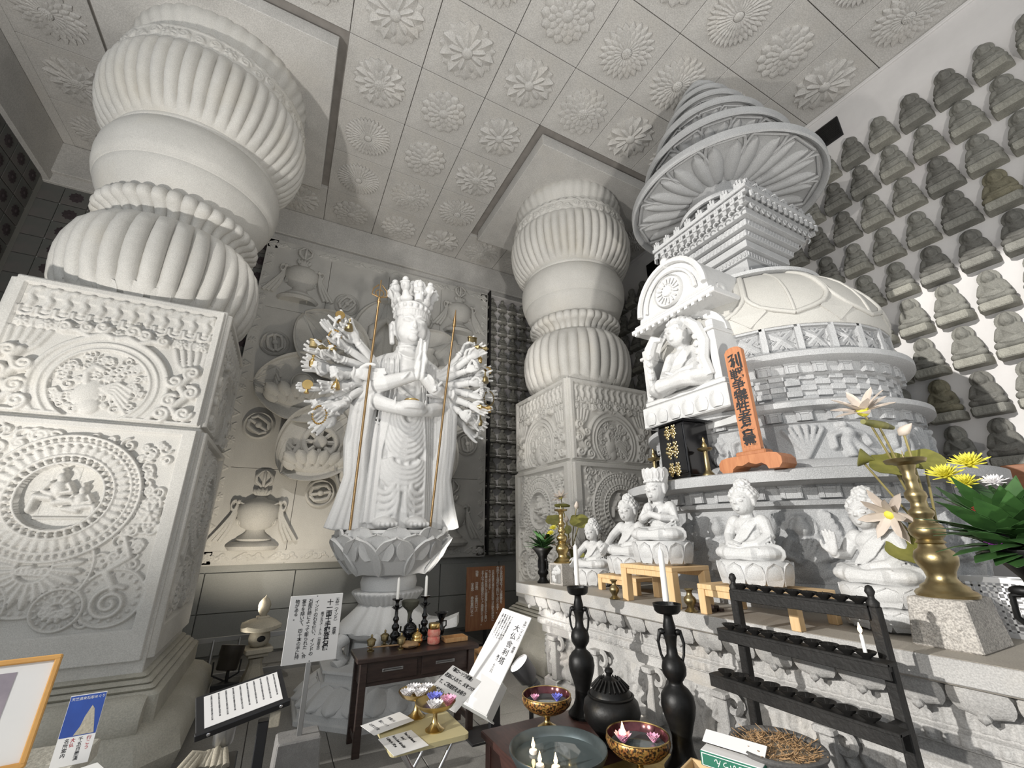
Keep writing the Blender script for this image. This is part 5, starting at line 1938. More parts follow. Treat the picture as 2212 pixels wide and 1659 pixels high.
def finial_lamp(label, loc, h):
    k = h / .32
    o = thing('brass_oil_lamp', label, 'lamp', loc, 0, 'brass lamps on the stupa ledge')
    MB().lathe([(r * k, z * k) for r, z in ((.05, 0), (.05, .012), (.035, .03), (.022, .05), (.02, .12), (.017, .19), (.02, .2), (.014, .205))], 24).build('stem', 'brass_dull', o, 50)
    MB().lathe([(r * k, z * k) for r, z in ((.014, .2), (.05, .21), (.06, .225), (.055, .23), (.02, .222), (.001, .222))], 24).build('dish', 'brass_dull', o, 50)
    MB().lathe([(r * k, z * k) for r, z in ((.012, .222), (.02, .235), (.022, .25), (.012, .275), (.008, .29), (.012, .3), (.002, .325))], 16).build('finial', 'brass', o, 50)


finial_lamp('brass oil lamp between black cabinet and memorial tablet', (2.84, 2.19, 1.99), .3)
finial_lamp('brass oil lamp left of the black cabinet', (2.84, 2.72, 1.99), .3)
# ------------------------------------------------------------------ flowers and vases on the altar
def bronze_vase(label, loc, h, fl):
    k = h / .34
    o = thing('bronze_vase', label, 'vase', loc, 0, 'black bronze flower vases')
    pr = [(.06, 0), (.062, .012), (.045, .03), (.035, .05), (.04, .07), (.055, .09), (.055, .11), (.04, .135), (.038, .2), (.05, .26), (.085, .31), (.112, .335), (.112, .345), (.1, .34), (.045, .27), (.03, .2)]
    MB().lathe([(r * k, z * k) for r, z in pr], 36).build('body', 'bronze_black', o, 50)
    for s in (-1, 1):
        m = MB()
        m.tube([(0, s * .04 * k, .22 * k), (0, s * .085 * k, .21 * k), (0, s * .09 * k, .15 * k), (0, s * .05 * k, .11 * k)], [.011 * k, .009 * k, .009 * k, .011 * k], 7)
        m.ell((0, s * .06 * k, .225 * k), (.014 * k, .03 * k, .016 * k))
        m.build('handle', 'bronze_black', o, 50)
    return o


def mum(name, label, loc, r, mt, n=46, dirv=(0, 0, 1)):
    m = MB()
    for i in range(n):
        a = i * 2.39996
        t = .25 + 1.15 * (i / n)
        m.petal(r * (.6 + .4 * i / n), r * .085, r * .03, .35, 0, RZ(a) @ RY(-(PI / 2 - t)), nu=4, nv=3, back=.001)
    m.ell((0, 0, r * .05), r * .2, nu=8, nv=6)
    o = m.build(name, mt, None, 40)
    o.matrix_world = T(*loc) @ Vector(dirv).to_track_quat('Z', 'Y').to_matrix().to_4x4()
    return tag(o, label, 'flower', 'cut flowers on the altar')


def leaves(name, label, loc, n, L, spread, mt, seed, cat='leaves'):
    g = random.Random(seed)
    m = MB()
    for i in range(n):
        a, t = g.uniform(0, 2 * PI), g.uniform(.1, spread)
        m.petal(L * g.uniform(.6, 1), L * g.uniform(.1, .16), .004, .5, 0, T(g.uniform(-.02, .02), g.uniform(-.02, .02), g.uniform(-.03, .04)) @ RZ(a) @ RY(-(PI / 2 - t)), nu=5, nv=3, curl=-L * .25, back=.001)
    o = m.build(name, mt, None, 40)
    o.location = loc
    return tag(o, label, cat, 'greenery in the bronze vases')


bronze_vase('black flared bronze vase at the far end of the altar', (2.50, 4.10, AT), .34, 1)
leaves('leaf_bunch', 'small dark green leaf bunch in the far bronze vase', (2.50, 4.08, AT + .34), 42, .22, 1.1, 'leaf_green', 2)
for k, (dx, dy, dz, r, mt, lb) in enumerate(((.06, -.12, .21, .055, 'petal_yellow', 'yellow chrysanthemum, upper one in the far bronze vase'), (.0, -.16, .16, .05, 'petal_yellow', 'yellow chrysanthemum, lower one in the far bronze vase'), (-.01, -.04, .12, .034, 'petal_red', 'red carnation in the far bronze vase'))):
    mum('chrysanthemum' if mt == 'petal_yellow' else 'carnation', lb, (2.50 + dx, 4.08 + dy, AT + .32 + dz), r, mt, 40, (-.4, -.3, .8))
bronze_vase('large black flared bronze vase at right edge, full of fresh flowers', (2.49, .585, AT - .0), .42, 1)
leaves('leaf_bunch', 'broad green leaf bunch in the large right vase', (2.49, .62, AT + .42), 130, .30, 1.45, 'leaf_green', 5)
for k, (dx, dy, dz, r, mt, nm, lb) in enumerate(((.0, .16, .29, .075, 'petal_yellow', 'chrysanthemum', 'yellow chrysanthemum, leftmost in the large right vase'), (.02, .08, .33, .075, 'petal_yellow', 'chrysanthemum', 'yellow chrysanthemum, topmost in the large right vase'), (-.03, .10, .25, .06, 'petal_yellow', 'chrysanthemum', 'yellow chrysanthemum, lower centre of the large right vase'), (-.06, .06, .14, .045, 'petal_red', 'carnation', 'red carnation in the large right vase'), (.02, .03, .25, .05, 'petal_white', 'white_bloom', 'white flower in the large right vase'), (-.07, .05, .02, .05, 'petal_purple', 'purple_bloom', 'purple flower low over rim of the large right vase'))):
    mum(nm, lb, (2.49 + dx, .60 + dy, AT + .42 + dz), r, mt, 46, (-.5, -.1, .8))


def lotus_flower(m, M_, L, n=12, open_=1.0):
    for i in range(n):
        a = 2 * PI * i / n + .3 * (i % 2)
        t = open_ * (.75 + .5 * (i % 2))
        m.petal(L, L * .15, L * .05, .5, 0, M_ @ RZ(a) @ RY(-(PI / 2 - t)), nu=6, nv=5, curl=-L * .1, cup=1, back=.001)


def lotus_leaf(m, M_, r):
    vs, fs = [(0, 0, 0)], []
    n = 26
    for q in (1, 2, 3):
        for i in range(n):
            a = 2 * PI * i / n
            rr = r * q / 3 * (1 + .06 * math.sin(5 * a + q))
            vs.append((rr * math.cos(a), rr * math.sin(a), r * (.03 * q * q * .4 + .05 * math.sin(6 * a) * (q / 3) ** 2)))
    for i in range(n):
        fs.append((0, 1 + i, 1 + (i + 1) % n))
        for q in (0, 1):
            b = 1 + q * n
            fs.append((b + i, b + n + i, b + n + (i + 1) % n, b + (i + 1) % n))
    k = len(vs)
    vs += [(x, y, z - .003) for x, y, z in vs]
    fs += [tuple(k + j for j in reversed(f)) for f in fs]
    m.add(vs, fs, M_)


def lotus_spray(label, base, items, stemmt='stem'):
    """artificial lotus arrangement: stems to each item (kind, offset, size, tilt)"""
    o = thing('lotus_arrangement', label, 'flowers', base, 0, 'dried lotus arrangements')
    MB().lathe([(.05, 0), (.05, .01), (.03, .03), (.045, .07), (.05, .12), (.03, .16), (.04, .18)], 24).build('vase', 'bronze_black', o, 50)
    for kind, p, s, d in items:
        p = Vector(p)
        mid = Vector((p.x * .35, p.y * .35, .16 + (p.z - .16) * .55))
        sm = MB().tube([(0, 0, .12), tuple(mid), tuple(p)], .006, 6).build('stem', stemmt, o, 40)
        M_ = T(*p) @ Vector(d).to_track_quat('Z', 'Y').to_matrix().to_4x4()
        m = MB()
        if kind == 'flower':
            lotus_flower(m, M_, s)
            m.build('lotus_flower', 'petal_cream', sm, 40)
            MB().ell((0, 0, .01), s * .2, M_, nu=8, nv=6).build('flower_heart', 'petal_yellow', sm, 40)
        elif kind == 'leaf':
            lotus_leaf(m, M_, s)
            m.build('lotus_leaf', 'leaf_olive', sm, 40)
        elif kind == 'roll':
            m.tube([(-s, 0, 0), (-s * .4, 0, .004), (s * .4, 0, 0), (s, 0, 0)], [.012, .022, .022, .014], 9, M_)
            m.build('rolled_leaf', 'leaf_olive', sm, 40)
        elif kind == 'pod':
            m.lathe([(.004, -s), (s * .35, -s * .6), (s * .75, -.1 * s), (s * .78, 0), (s * .6, .05 * s), (.001, .05 * s)], 16, M_)
            m.build('seed_pod', 'leaf_olive', sm, 40)
        else:
            m.lathe([(.003, -s * .6), (s * .5, -s * .2), (s * .55, s * .2), (s * .3, s * .8), (.002, s * 1.2)], 12, M_)
            m.build('lotus_bud', 'petal_cream', sm, 40)


lotus_spray('dried lotus stems with gold-green leaves behind the smallest white Buddha', (2.84, 4.06, AT), [('flower', (-.02, .12, .86), .11, (-.5, -.2, .8)), ('flower', (-.05, .0, .36), .13, (-.7, -.3, -.2)), ('leaf', (-.06, .22, .62), .1, (-.3, -.5, .8)), ('leaf', (.02, -.16, .60), .11, (-.3, -.5, .7)), ('leaf', (.0, -.05, .24), .12, (-.4, -.4, .6)), ('roll', (-.02, .10, .78), .1, (0, .3, 1)), ('pod', (-.05, -.03, .52), .06, (-.8, -.4, .2)), ('bud', (.02, -.12, .76), .05, (0, -.2, 1)), ('bud', (-.02, .03, .62), .045, (0, 0, 1)), ('bud', (-.1, .2, .38), .05, (-.3, .4, .6))])
lotus_spray('large dried lotus stems with olive leaves beside the tall brass candlestick', (3.10, 1.06, AT), [('flower', (-.10, .12, 1.16), .17, (-.5, -.1, .9)), ('flower', (-.12, .12, .58), .16, (-.7, .1, -.2)), ('leaf', (-.1, .06, .84), .105, (-.6, -.4, .8)), ('leaf', (.03, -.04, .86), .085, (-.6, -.4, .6)), ('leaf', (-.13, .07, .40), .115, (-.6, -.3, .8)), ('leaf', (-.05, .02, .55), .07, (-.6, .3, .5)), ('roll', (-.12, .06, 1.07), .17, (0, .12, 1)), ('pod', (-.14, .19, .90), .07, (-.4, .8, .3)), ('bud', (-.06, -.02, 1.02), .05, (0, -.4, .3))])

# white basket and wooden panel at the right
o = thing('plastic_basket', 'white plastic mesh basket behind the granite block', 'basket', (3.22, .86, AT), .1)
for z in (.0, .245):
    MB().box((0, 0, z + .01), (.02, .4, .025)).build('rim', 'white_plastic', o, 0)
vb = MB().box((0, 0, .13), (.008, .009, .24)).mesh('rib', 'white_plastic', 0)
hb = MB().box((0, 0, 0), (.008, .4, .009)).mesh('bar', 'white_plastic', 0)
for i in range(15):
    obj('rib', vb, o, T(0, -.19 + i * .027, 0))
for i in range(8):
    obj('bar', hb, o, T(0, 0, .03 + i * .028))
for s in (-1, 1):
    MB().box((.1, s * .2, .13), (.2, .012, .26)).build('end_panel', 'white_plastic', o, 0)
MB().box((.2, 0, .13), (.012, .4, .26)).build('back_panel', 'white_plastic', o, 0)
o = MB().box((0, 0, .225), (.03, .5, .45), ch=.004).build('wooden_panel', 'cabinet_red', None, 0)
o.location = (5.9, 1.15, 1.70)
tag(o, 'plain orange-brown wooden panel below the wall Buddhas at right edge', 'panel')
o2 = MB().box((0, 0, .3), (.5, 1.6, .6), ch=.006).build('white_ledge', 'white_plaster', None, 0)
o2.location = (5.93, 1.25, 1.1)
tag(o2, 'white plastered ledge along the foot of the right wall', 'ledge')


# ------------------------------------------------------------------ low altar table in front
TZ = .42
tb = thing('low_table', 'low dark red-brown wooden table carrying bowls and candlesticks', 'table', (1.73, 1.75, 0))
MB().box((0, 0, TZ - .02), (.84, 2.42, .04), ch=.006).build('table_top', 'red_wood', tb, 0)
lg = MB().box((0, 0, (TZ - .04) / 2), (.06, .06, TZ - .04), ch=.004).mesh('leg', 'red_wood', 0)
for sx in (-1, 1):
    for sy in (-1, 1):
        obj('leg', lg, tb, T(sx * .37, sy * 1.15, 0))
    MB().box((sx * .375, 0, TZ - .11), (.03, 2.26, .14), ch=.003).build('apron', 'red_wood', tb, 0)
for sy in (-1, 1):
    MB().box((0, sy * 1.165, TZ - .11), (.72, .03, .14), ch=.003).build('apron', 'red_wood', tb, 0)


def tall_stick(label, loc, h, clab):
    k = h / .8
    o = thing('bronze_candlestick', label, 'candlestick', loc, 0, 'tall bronze candlesticks')
    pr = [(.105, 0), (.108, .015), (.095, .03), (.07, .06), (.055, .1), (.053, .16), (.068, .21), (.085, .26), (.092, .30), (.086, .345), (.065, .375), (.041, .395), (.038, .41), (.046, .42), (.063, .445), (.067, .475), (.06, .505), (.045, .525), (.032, .54), (.028, .58), (.034, .62), (.04, .64), (.03, .65), (.036, .68), (.027, .72), (.024, .745), (.03, .752)]
    MB().lathe([(r * k, z * k) for r, z in pr], 36).build('stem', 'bronze_black', o, 50)
    MB().lathe([(r * k, z * k) for r, z in ((.028, .745), (.06, .752), (.074, .765), (.08, .80), (.082, .802), (.078, .803), (.07, .77), (.03, .762), (.001, .762))], 36).build('cup', 'bronze_black', o, 50)
    for s in (-1, 1):
        m = MB().tube([(s * .03 * k, 0, .655 * k), (s * .055 * k, 0, .66 * k), (s * .07 * k, 0, .6 * k), (s * .062 * k, 0, .54 * k), (s * .05 * k, 0, .51 * k)], [.014 * k, .012 * k, .008 * k, .007 * k, .008 * k], 8)
        m.ell((s * .045 * k, 0, .655 * k), (.02 * k, .016 * k, .017 * k))
        m.build('handle', 'bronze_black', o, 50, RZ(-.8))
    MB().lathe([(.004, .76 * k), (.0035, .83 * k), (.001, .84 * k)], 8).build('spike', 'iron_black', o, 50)
    c = MB().lathe([(.017, 0), (.018, .01), (.0165, .26), (.014, .27), (.003, .285), (.002, .305)], 20).build('candle', 'wax', None, 50)
    c.location = (loc[0], loc[1], loc[2] + .815 * k)
    tag(c, clab, 'candle', 'white candles')


tall_stick('tall black bronze candlestick with handles, left of the lidded censer', (2.02, 2.83, TZ), .79, 'white candle on the left tall bronze candlestick')
tall_stick('tall black bronze candlestick with handles, beside the flowered bowls and rack', (2.05, 2.0, TZ), .78, 'white candle on the right tall bronze candlestick')

o = thing('bronze_censer', 'round black bronze censer with pierced lid and knob', 'censer', (1.93, 2.42, TZ))
MB().lathe([(.09, 0), (.095, .012), (.08, .03), (.11, .06), (.155, .11), (.17, .16), (.16, .21), (.135, .235), (.14, .245), (.13, .25), (.12, .24)], 40).build('body', 'bronze_black', o, 50)
m = MB().lathe([(.125, .245), (.12, .26), (.08, .30), (.035, .325), (.02, .33), (.012, .34)], 30)
ld = m.build('lid', 'bronze_black', o, 50)
for i in range(22):
    a = 2 * PI * i / 22
    MB().box((0, 0, 0), (.07, .008, .02), ch=.002).build('lid_bar', 'iron_black', ld, 0, RZ(a) @ T(.085, 0, .302) @ RY(.72))
MB().lathe([(.01, .33), (.014, .345), (.028, .365), (.02, .38), (.006, .385), (.003, .41)], 14).build('knob', 'bronze_black', ld, 50)
for s in (-1, 1):
    m = MB().ell((0, 0, 0), (.03, .03, .035))
    m.torus(.03, .008, T(0, s * -.0, -.03) @ RX(PI / 2), 14, 6)
    m.build('lion_handle', 'bronze_black', o, 50, T(-.05, -s * .165, .13))


def float_lotus(name, label, loc, r, mt, n=10, lit=False):
    m = MB()
    for i in range(n * 2):
        a = 2 * PI * i / n
        m.petal(r * (1 if i < n else .7), r * .28, r * .06, .45, 0, RZ(a + (.3 if i >= n else 0)) @ RY(-(.75 if i < n else 1.1)), nu=5, nv=3, back=.001)
    m.ell((0, 0, r * .2), r * .3, nu=8, nv=6)
    o = m.build(name, mt, None, 40)
    o.location = loc
    tag(o, label, 'candle', 'floating lotus candles')
    return o


def flame(label, loc, h):
    o = MB().lathe([(.001, 0), (h * .16, h * .2), (h * .2, h * .38), (h * .1, h * .7), (.001, h)], 12).build('candle_flame', 'flame', None, 60)
    o.location = loc
    tag(o, label, 'flame', 'candle flames')


def goblet(label, loc, wlab):
    o = thing('flowered_goblet', label, 'bowl', loc, 0, 'flower-painted footed bowls')
    MB().lathe([(.06, 0), (.062, .006), (.045, .014), (.02, .03), (.016, .05), (.022, .058), (.016, .066), (.03, .078)], 28).build('foot', 'brass', o, 50)
    MB().lathe([(.03, .076), (.09, .088), (.125, .105)], 40).build('bowl_bottom', 'brass', o, 50)
    MB().lathe([(.125, .105), (.152, .13), (.162, .155), (.158, .175), (.155, .18)], 40, caps=(0, 0)).build('bowl_wall', 'cloisonne', o, 50)
    MB().lathe([(.155, .18), (.15, .178), (.14, .14), (.1, .105), (.001, .1)], 40, caps=(0, 0)).build('bowl_lining', 'bowl_inside', o, 50)
    MB().torus(.1555, .004, T(0, 0, .18), 40, 6).build('rim', 'gold', o, 50)
    w = MB().lathe([(.001, 0), (.137, 0)], 36, caps=(0, 0)).build('water', 'water', o, 50, T(0, 0, .142))


goblet('flower-painted golden footed bowl at the far corner of the low table', (1.70, 2.79, TZ), '')
goblet('flower-painted golden footed bowl with lit pink candle, nearest the bronze candlestick', (1.79, 2.05, TZ + .012), '')
float_lotus('lotus_candle', 'blue lotus candle floating in the far flowered bowl', (1.75, 2.74, TZ + .15), .05, 'petal_blue')
float_lotus('lotus_candle', 'orange-pink lotus candle floating in the far flowered bowl', (1.63, 2.82, TZ + .15), .04, 'petal_pink')
float_lotus('lotus_candle', 'pale pink lotus candle at right in the near flowered bowl', (1.86, 2.01, TZ + .16), .045, 'petal_pink')
float_lotus('lotus_candle', 'glowing pink lotus candle at left in the near flowered bowl', (1.72, 2.08, TZ + .16), .06, 'petal_pink')
flame('bright flame of the pink candle in the near flowered bowl', (1.72, 2.08, TZ + .178), .07)
o = MB().lathe([(.001, 0), (.155, 0), (.18, .01), (.235, .1), (.252, .13), (.25, .138), (.24, .135), (.22, .1), (.18, .035), (.001, .03)], 56).build('steel_bowl', 'steel_bowl', None, 50)
o.location = (1.43, 2.25, TZ)
tag(o, 'large grey metal bowl of water with three reflected flames', 'bowl')
wt = MB().lathe([(.001, 0), (.222, 0)], 48, caps=(0, 0)).build('water', 'water', o, 50, T(0, 0, .1))
for k, (x, y, lb) in enumerate(((1.33, 2.33, 'leftmost'), (1.285, 2.19, 'middle'), (1.345, 2.14, 'rightmost'))):
    c = MB().lathe([(.02, 0), (.022, .008), (.02, .016), (.001, .016)], 16).build('floating_candle', 'wax', None, 50)
    c.location = (x, y, TZ + .1)
    tag(c, 'small floating candle in the grey metal bowl, %s of three' % lb, 'candle', 'candles floating in the grey bowl')
    flame('flame in the grey metal bowl, %s of three' % lb, (x, y, TZ + .118), .05)
o = MB().box((0, 0, .005), (.42, .46, .01), ch=.003).build('golden_tray', 'gold_tray', None, 0)
o.location = (1.90, 2.0, TZ)
tag(o, 'flat golden mat under the near flowered bowl', 'tray')
o = float_lotus('lotus_candle', 'purple ball-shaped lotus candle beside the grey metal bowl', (1.69, 2.47, TZ + .02), .04, 'petal_purple', 8)
# incense corner
o = thing('incense_stand', 'low dark stand under the incense pot', 'stand', (1.75, 1.33, TZ))
MB().box((0, 0, .085), (.66, .64, .17), ch=.006).build('stand_body', 'black_paint', o, 0)
o = thing('incense_pot', 'wide grey stone pot heaped with burnt incense sticks', 'pot', (1.97, 1.40, TZ + .17))
MB().lathe([(.12, 0), (.13, .01), (.165, .06), (.175, .1), (.165, .135), (.16, .14), (.168, .15), (.18, .158), (.182, .168), (.172, .172), (.155, .165), (.15, .14)], 44).build('body', 'pot_grey', o, 50)
MB().lathe([(.156, .148), (.1, .158), (.001, .162)], 32, caps=(0, 0)).build('ash_bed', 'ash', o, 60)
g = random.Random(9)
m = MB()
for i in range(340):
    q, a = .14 * math.sqrt(g.random()), g.uniform(0, 6.3)
    x, y = q * math.cos(a), q * math.sin(a)
    b, e, l = g.uniform(0, 6.3), g.uniform(-.1, .5), g.uniform(.02, .05)
    m.tube([(x, y, .16), (x + l * math.cos(b) * math.cos(e), y + l * math.sin(b) * math.cos(e), .163 + l * math.sin(abs(e)) + .006 * g.random())], .0016, 4)
s_ = m.build('incense_stubs', 'bark_tan', o, 0)
s_['kind'] = 'stuff'
o = thing('wooden_box', 'open pale wooden box in front of the bronze candlestick', 'box', (1.66, 1.47, TZ + .17), .35)
for s in (-1, 1):
    MB().box((s * .1, 0, .045), (.012, .26, .09), ch=.002).build('side', 'pine', o, 0)
    MB().box((0, s * .13, .045), (.21, .012, .09), ch=.002).build('side', 'pine', o, 0)
MB().box((0, 0, .006), (.2, .26, .01)).build('bottom', 'dark_wood', o, 0)
o = thing('incense_box', 'green and white cardboard box of incense resting on the wooden box', 'box', (1.765, 1.46, TZ + .265), .35)
o.scale = (1.25, 1.25, 1.25)
MB().box((0, 0, .02), (.06, .19, .04), ch=.002).build('carton', 'box_green', o, 0)
MB().box((.0, 0, .041), (.054, .184, .003)).build('lid_inside', 'white_paper', o, 0)
MB().box((.05, 0, .05), (.05, .19, .003), RY(-.4)).build('open_flap', 'white_paper', o, 0)
MB().box((-.0312, 0, .02), (.0008, .18, .034)).build('side_label', 'white_paper', o, 0)
MB().box((-.0318, 0, .02), (.0008, .174, .03)).build('side_print', 'box_green', o, 0)
obj('lettering', text_mesh('せいうん', .024, 'white_ink'), o, frame((-.0325, .045, .013), (0, -1, 0), (0, 0, 1)) @ T(.045, .008, 0) @ RZ(PI) @ T(-.045, -.008, 0))
o = MB().lathe([(.05, 0), (.055, .01), (.07, .05), (.08, .07), (.075, .07), (.05, .02), (.001, .018)], 30).build('black_bowl', 'bronze_black', None, 50)
o.location = (1.52, 1.80, TZ)
tag(o, 'small black bowl beside the pale wooden box', 'bowl')

# candle rack with rows of little dishes
rk = thing('candle_rack', 'black iron stepped rack holding three rows of small oil dishes', 'rack', (2.22, 1.35, TZ))
for s in (-1, 1):
    y = s * .318
    p = MB().box((0, y, .44), (.045, .04, .88), ch=.004).build('post', 'iron_black', rk, 0)
    MB().lathe([(.022, .88), (.024, .895), (.012, .91), (.012, .92), (.019, .935), (.012, .955), (.002, .96)], 14).build('finial', 'iron_black', p, 50, T(0, y, 0))
    MB().box((-.02, y, .02), (.24, .05, .04), ch=.006).build('foot', 'iron_black', rk, 0)
for k, (z, dx, w, n) in enumerate(((.885, -.0, .62, 9), (.70, -.085, .74, 10), (.505, -.165, .78, 9))):
    MB().box((dx - .03, 0, z - .028), (.012, w, .055), ch=.002).build('shelf_edge', 'iron_black', rk, 0)
    MB().box((dx - .0, 0, z - .006), (.075, w, .012), ch=.002).build('shelf', 'iron_black', rk, 0)
    if k:
        for s in (-1, 1):
            MB().box((dx * .5, s * .318, z - .03), (abs(dx) + .04, .035, .035), ch=.003).build('bracket', 'iron_black', rk, 0)
    for i in range(n):
        y = .27 - i * (.54 / (n - 1)) if k == 0 else .31 - i * (.60 / (n - 1))
        d = thing('oil_dish', 'small black oil dish, %s from left in the %s row of the rack' % (ORD[i], ('top', 'middle', 'bottom')[k]), 'dish', (2.22 + dx - .005, 1.35 + y, TZ + z + .001), 0, 'oil dishes on the candle rack')
        MB().lathe([(.014, 0), (.016, .003), (.031, .014), (.038, .024), (.036, .024), (.024, .012), (.001, .007)], 16).build('dish', 'iron_black', d, 50)
        MB().tube([(0, 0, .006), (.004, .004, .03)], [.0022, .0012], 5).build('wick', 'iron_black', d, 40)
    if k == 1:
        c = MB().lathe([(.007, 0), (.0065, .07), (.002, .078)], 12).build('thin_candle', 'wax', None, 50)
        c.location = (2.22 + dx - .005, 1.35 - .29, TZ + z + .008)
        tag(c, 'single lit white candle standing in the middle row of the rack', 'candle')
        flame('flame of the single candle on the rack', (2.22 + dx - .005, 1.35 - .29, TZ + z + .085), .04)

# ------------------------------------------------------------------ offering table before the statue
ot = thing('offering_table', 'narrow dark brown wooden table with two drawers before the tall statue', 'table', (1.21, 4.16, 0))
MB().box((0, 0, .64), (1.04, .38, .035), ch=.006).build('table_top', 'dark_wood', ot, 0)
lg = MB().box((0, 0, .31), (.055, .045, .62), ch=.004).mesh('leg', 'dark_wood', 0)
for sx in (-1, 1):
    for sy in (-1, 1):
        obj('leg', lg, ot, T(sx * .46, sy * .14, 0))
    MB().box((sx * .46, 0, .10), (.03, .25, .035), ch=.003).build('stretcher', 'dark_wood', ot, 0)
MB().box((0, .015, .535), (.94, .27, .18), ch=.003).build('drawer_case', 'dark_wood', ot, 0)
for sx in (-1, 1):
    d = MB().box((sx * .225, -.128, .545), (.41, .02, .14), ch=.004).build('drawer', 'dark_wood', ot, 0)
    m = MB().tube([(-.075, 0, 0), (-.07, -.02, 0), (.07, -.02, 0), (.075, 0, 0)], .006, 6)
    m.box((0, -.002, 0), (.17, .004, .025), ch=.001)
    m.build('drawer_pull', 'aluminium', d, 40, T(sx * .225, -.139, .55))


def black_stick(label, loc, clab):
    o = thing('black_candlestick', label, 'candlestick', loc, 0, 'black candlesticks on the offering table')
    MB().lathe([(.045, 0), (.048, .01), (.03, .03), (.032, .05), (.045, .07), (.042, .09), (.025, .105), (.022, .12), (.034, .135), (.032, .155), (.018, .17), (.018, .185), (.028, .2), (.025, .215), (.015, .23), (.014, .3), (.022, .315), (.014, .325), (.016, .345), (.026, .36)], 28).build('stem', 'black_lacquer', o, 50)
    MB().lathe([(.02, .358), (.045, .362), (.05, .372), (.04, .37), (.001, .366)], 28).build('drip_pan', 'black_lacquer', o, 50)
    m = MB()
    for i in range(6):
        m.petal(.04, .014, .004, .45, 0, RZ(i * PI / 3) @ T(.014, 0, .285) @ RY(-.6), nu=5, nv=3)
    m.build('leaf_collar', 'black_lacquer', o, 40)
    c = MB().lathe([(.014, 0), (.0125, .17), (.002, .185)], 18).build('candle', 'wax', None, 50)
    c.location = (loc[0], loc[1], loc[2] + .366)
    tag(c, clab, 'candle', 'candles on the offering table')


OZ = .658
black_stick('black turned candlestick on offering table, left one', (1.05, 4.30, OZ), 'white candle on the left black candlestick of the offering table')
black_stick('black turned candlestick on offering table, right one', (1.33, 4.35, OZ), 'white candle on the right black candlestick of the offering table')
o = thing('black_censer', 'black lidded three-legged censer between the black candlesticks', 'censer', (1.19, 4.32, OZ))
MB().lathe([(.03, .04), (.055, .05), (.068, .085), (.06, .11), (.045, .12)], 28).build('body', 'black_lacquer', o, 50)
MB().lathe([(.06, .118), (.055, .135), (.03, .16), (.012, .17), (.018, .185), (.008, .2), (.002, .225)], 24).build('lid', 'black_lacquer', o, 50)
for i in range(3):
    MB().tube([(.04 * math.cos(i * 2.1), .04 * math.sin(i * 2.1), .05), (.05 * math.cos(i * 2.1), .05 * math.sin(i * 2.1), 0)], [.013, .009], 8).build('leg', 'black_lacquer', o, 50)
for s in (-1, 1):
    MB().tube([(s * .06, 0, .09), (s * .09, 0, .1), (s * .085, 0, .14)], .008, 7).build('handle', 'black_lacquer', o, 50)
o = thing('black_flower_vase', 'black trumpet-shaped vase at the back of the offering table', 'vase', (1.50, 4.36, OZ))
MB().lathe([(.04, 0), (.042, .01), (.025, .03), (.035, .06), (.035, .08), (.02, .1), (.022, .15), (.05, .2), (.068, .215), (.06, .212), (.02, .15)], 28).build('body', 'black_lacquer', o, 50)
for s in (-1, 1):
    MB().tube([(s * .02, 0, .14), (s * .05, 0, .14), (s * .05, 0, .1), (s * .025, 0, .08)], .007, 7).build('handle', 'black_lacquer', o, 50)
o = thing('stone_cup', 'dark mossy stone flower cup behind the left black candlestick', 'vase', (1.20, 4.40, OZ))
MB().lathe([(.035, 0), (.02, .05), (.018, .22), (.03, .25), (.075, .29), (.085, .33), (.07, .34), (.001, .34)], 24).build('body', 'moss_dark', o, 50)
o = thing('red_jar', 'red cloth-wrapped jar with golden lid on the offering table', 'jar', (1.37, 4.17, OZ))
MB().lathe([(.045, 0), (.055, .01), (.056, .05), (.048, .06), (.056, .07), (.058, .1), (.05, .12)], 32).build('body', 'red_cloth', o, 50)
MB().lathe([(.045, .118), (.05, .122), (.051, .16), (.048, .165), (.001, .167)], 32).build('lid', 'gold', o, 50)
o = thing('brass_incense_burner', 'bulbous shining brass incense burner next to the red jar', 'censer', (1.22, 4.18, OZ))
MB().lathe([(.035, 0), (.04, .008), (.03, .015), (.048, .03), (.052, .05), (.04, .065), (.046, .07), (.044, .085), (.025, .105), (.008, .112), (.012, .125), (.002, .14)], 28).build('body', 'gold', o, 50)
for k, (x, y, lb) in enumerate(((.83, 4.2, 'dull brass lidded cup at left end of the offering table'), (.97, 4.33, 'dull brass lidded cup behind the wooden mallet'), (1.07, 4.14, 'dull brass lidded cup in front of the left black candlestick'))):
    o = thing('brass_cup', lb, 'cup', (x, y, OZ), 0, 'brass cups on the offering table')
    MB().lathe([(.03, 0), (.03, .006), (.012, .015), (.012, .03), (.03, .04), (.034, .07), (.032, .075)], 24).build('bowl', 'brass_dull', o, 50)
    MB().lathe([(.04, .075), (.04, .08), (.028, .09), (.008, .1), (.01, .115), (.003, .125)], 24).build('lid', 'brass_dull', o, 50)
o = thing('prayer_mallet', 'wooden mallet lying across the brass cups', 'mallet', (1.02, 4.17, OZ), -.15)
MB().tube([(-.22, 0, .025), (.06, 0, .028)], .006, 8).build('handle', 'bark_tan', o, 40)
MB().ell((.1, 0, .028), (.06, .035, .028)).build('head', 'bark_tan', o, 60)
o = thing('wooden_fish', 'carved brown wooden drum piece in front of the censer', 'drum', (1.15, 4.13, OZ))
MB().ell((0, 0, .025), (.075, .05, .026)).build('body', 'bark_tan', o, 60)
MB().box((0, -.045, .02), (.06, .02, .006)).build('slot', 'dark_wood', o, 0)
o = thing('offering_tray', 'shallow pale wooden tray at right end of the offering table', 'tray', (1.58, 4.2, OZ))
MB().box((0, 0, .006), (.2, .13, .012), ch=.002).build('bottom', 'pine_dark', o, 0)
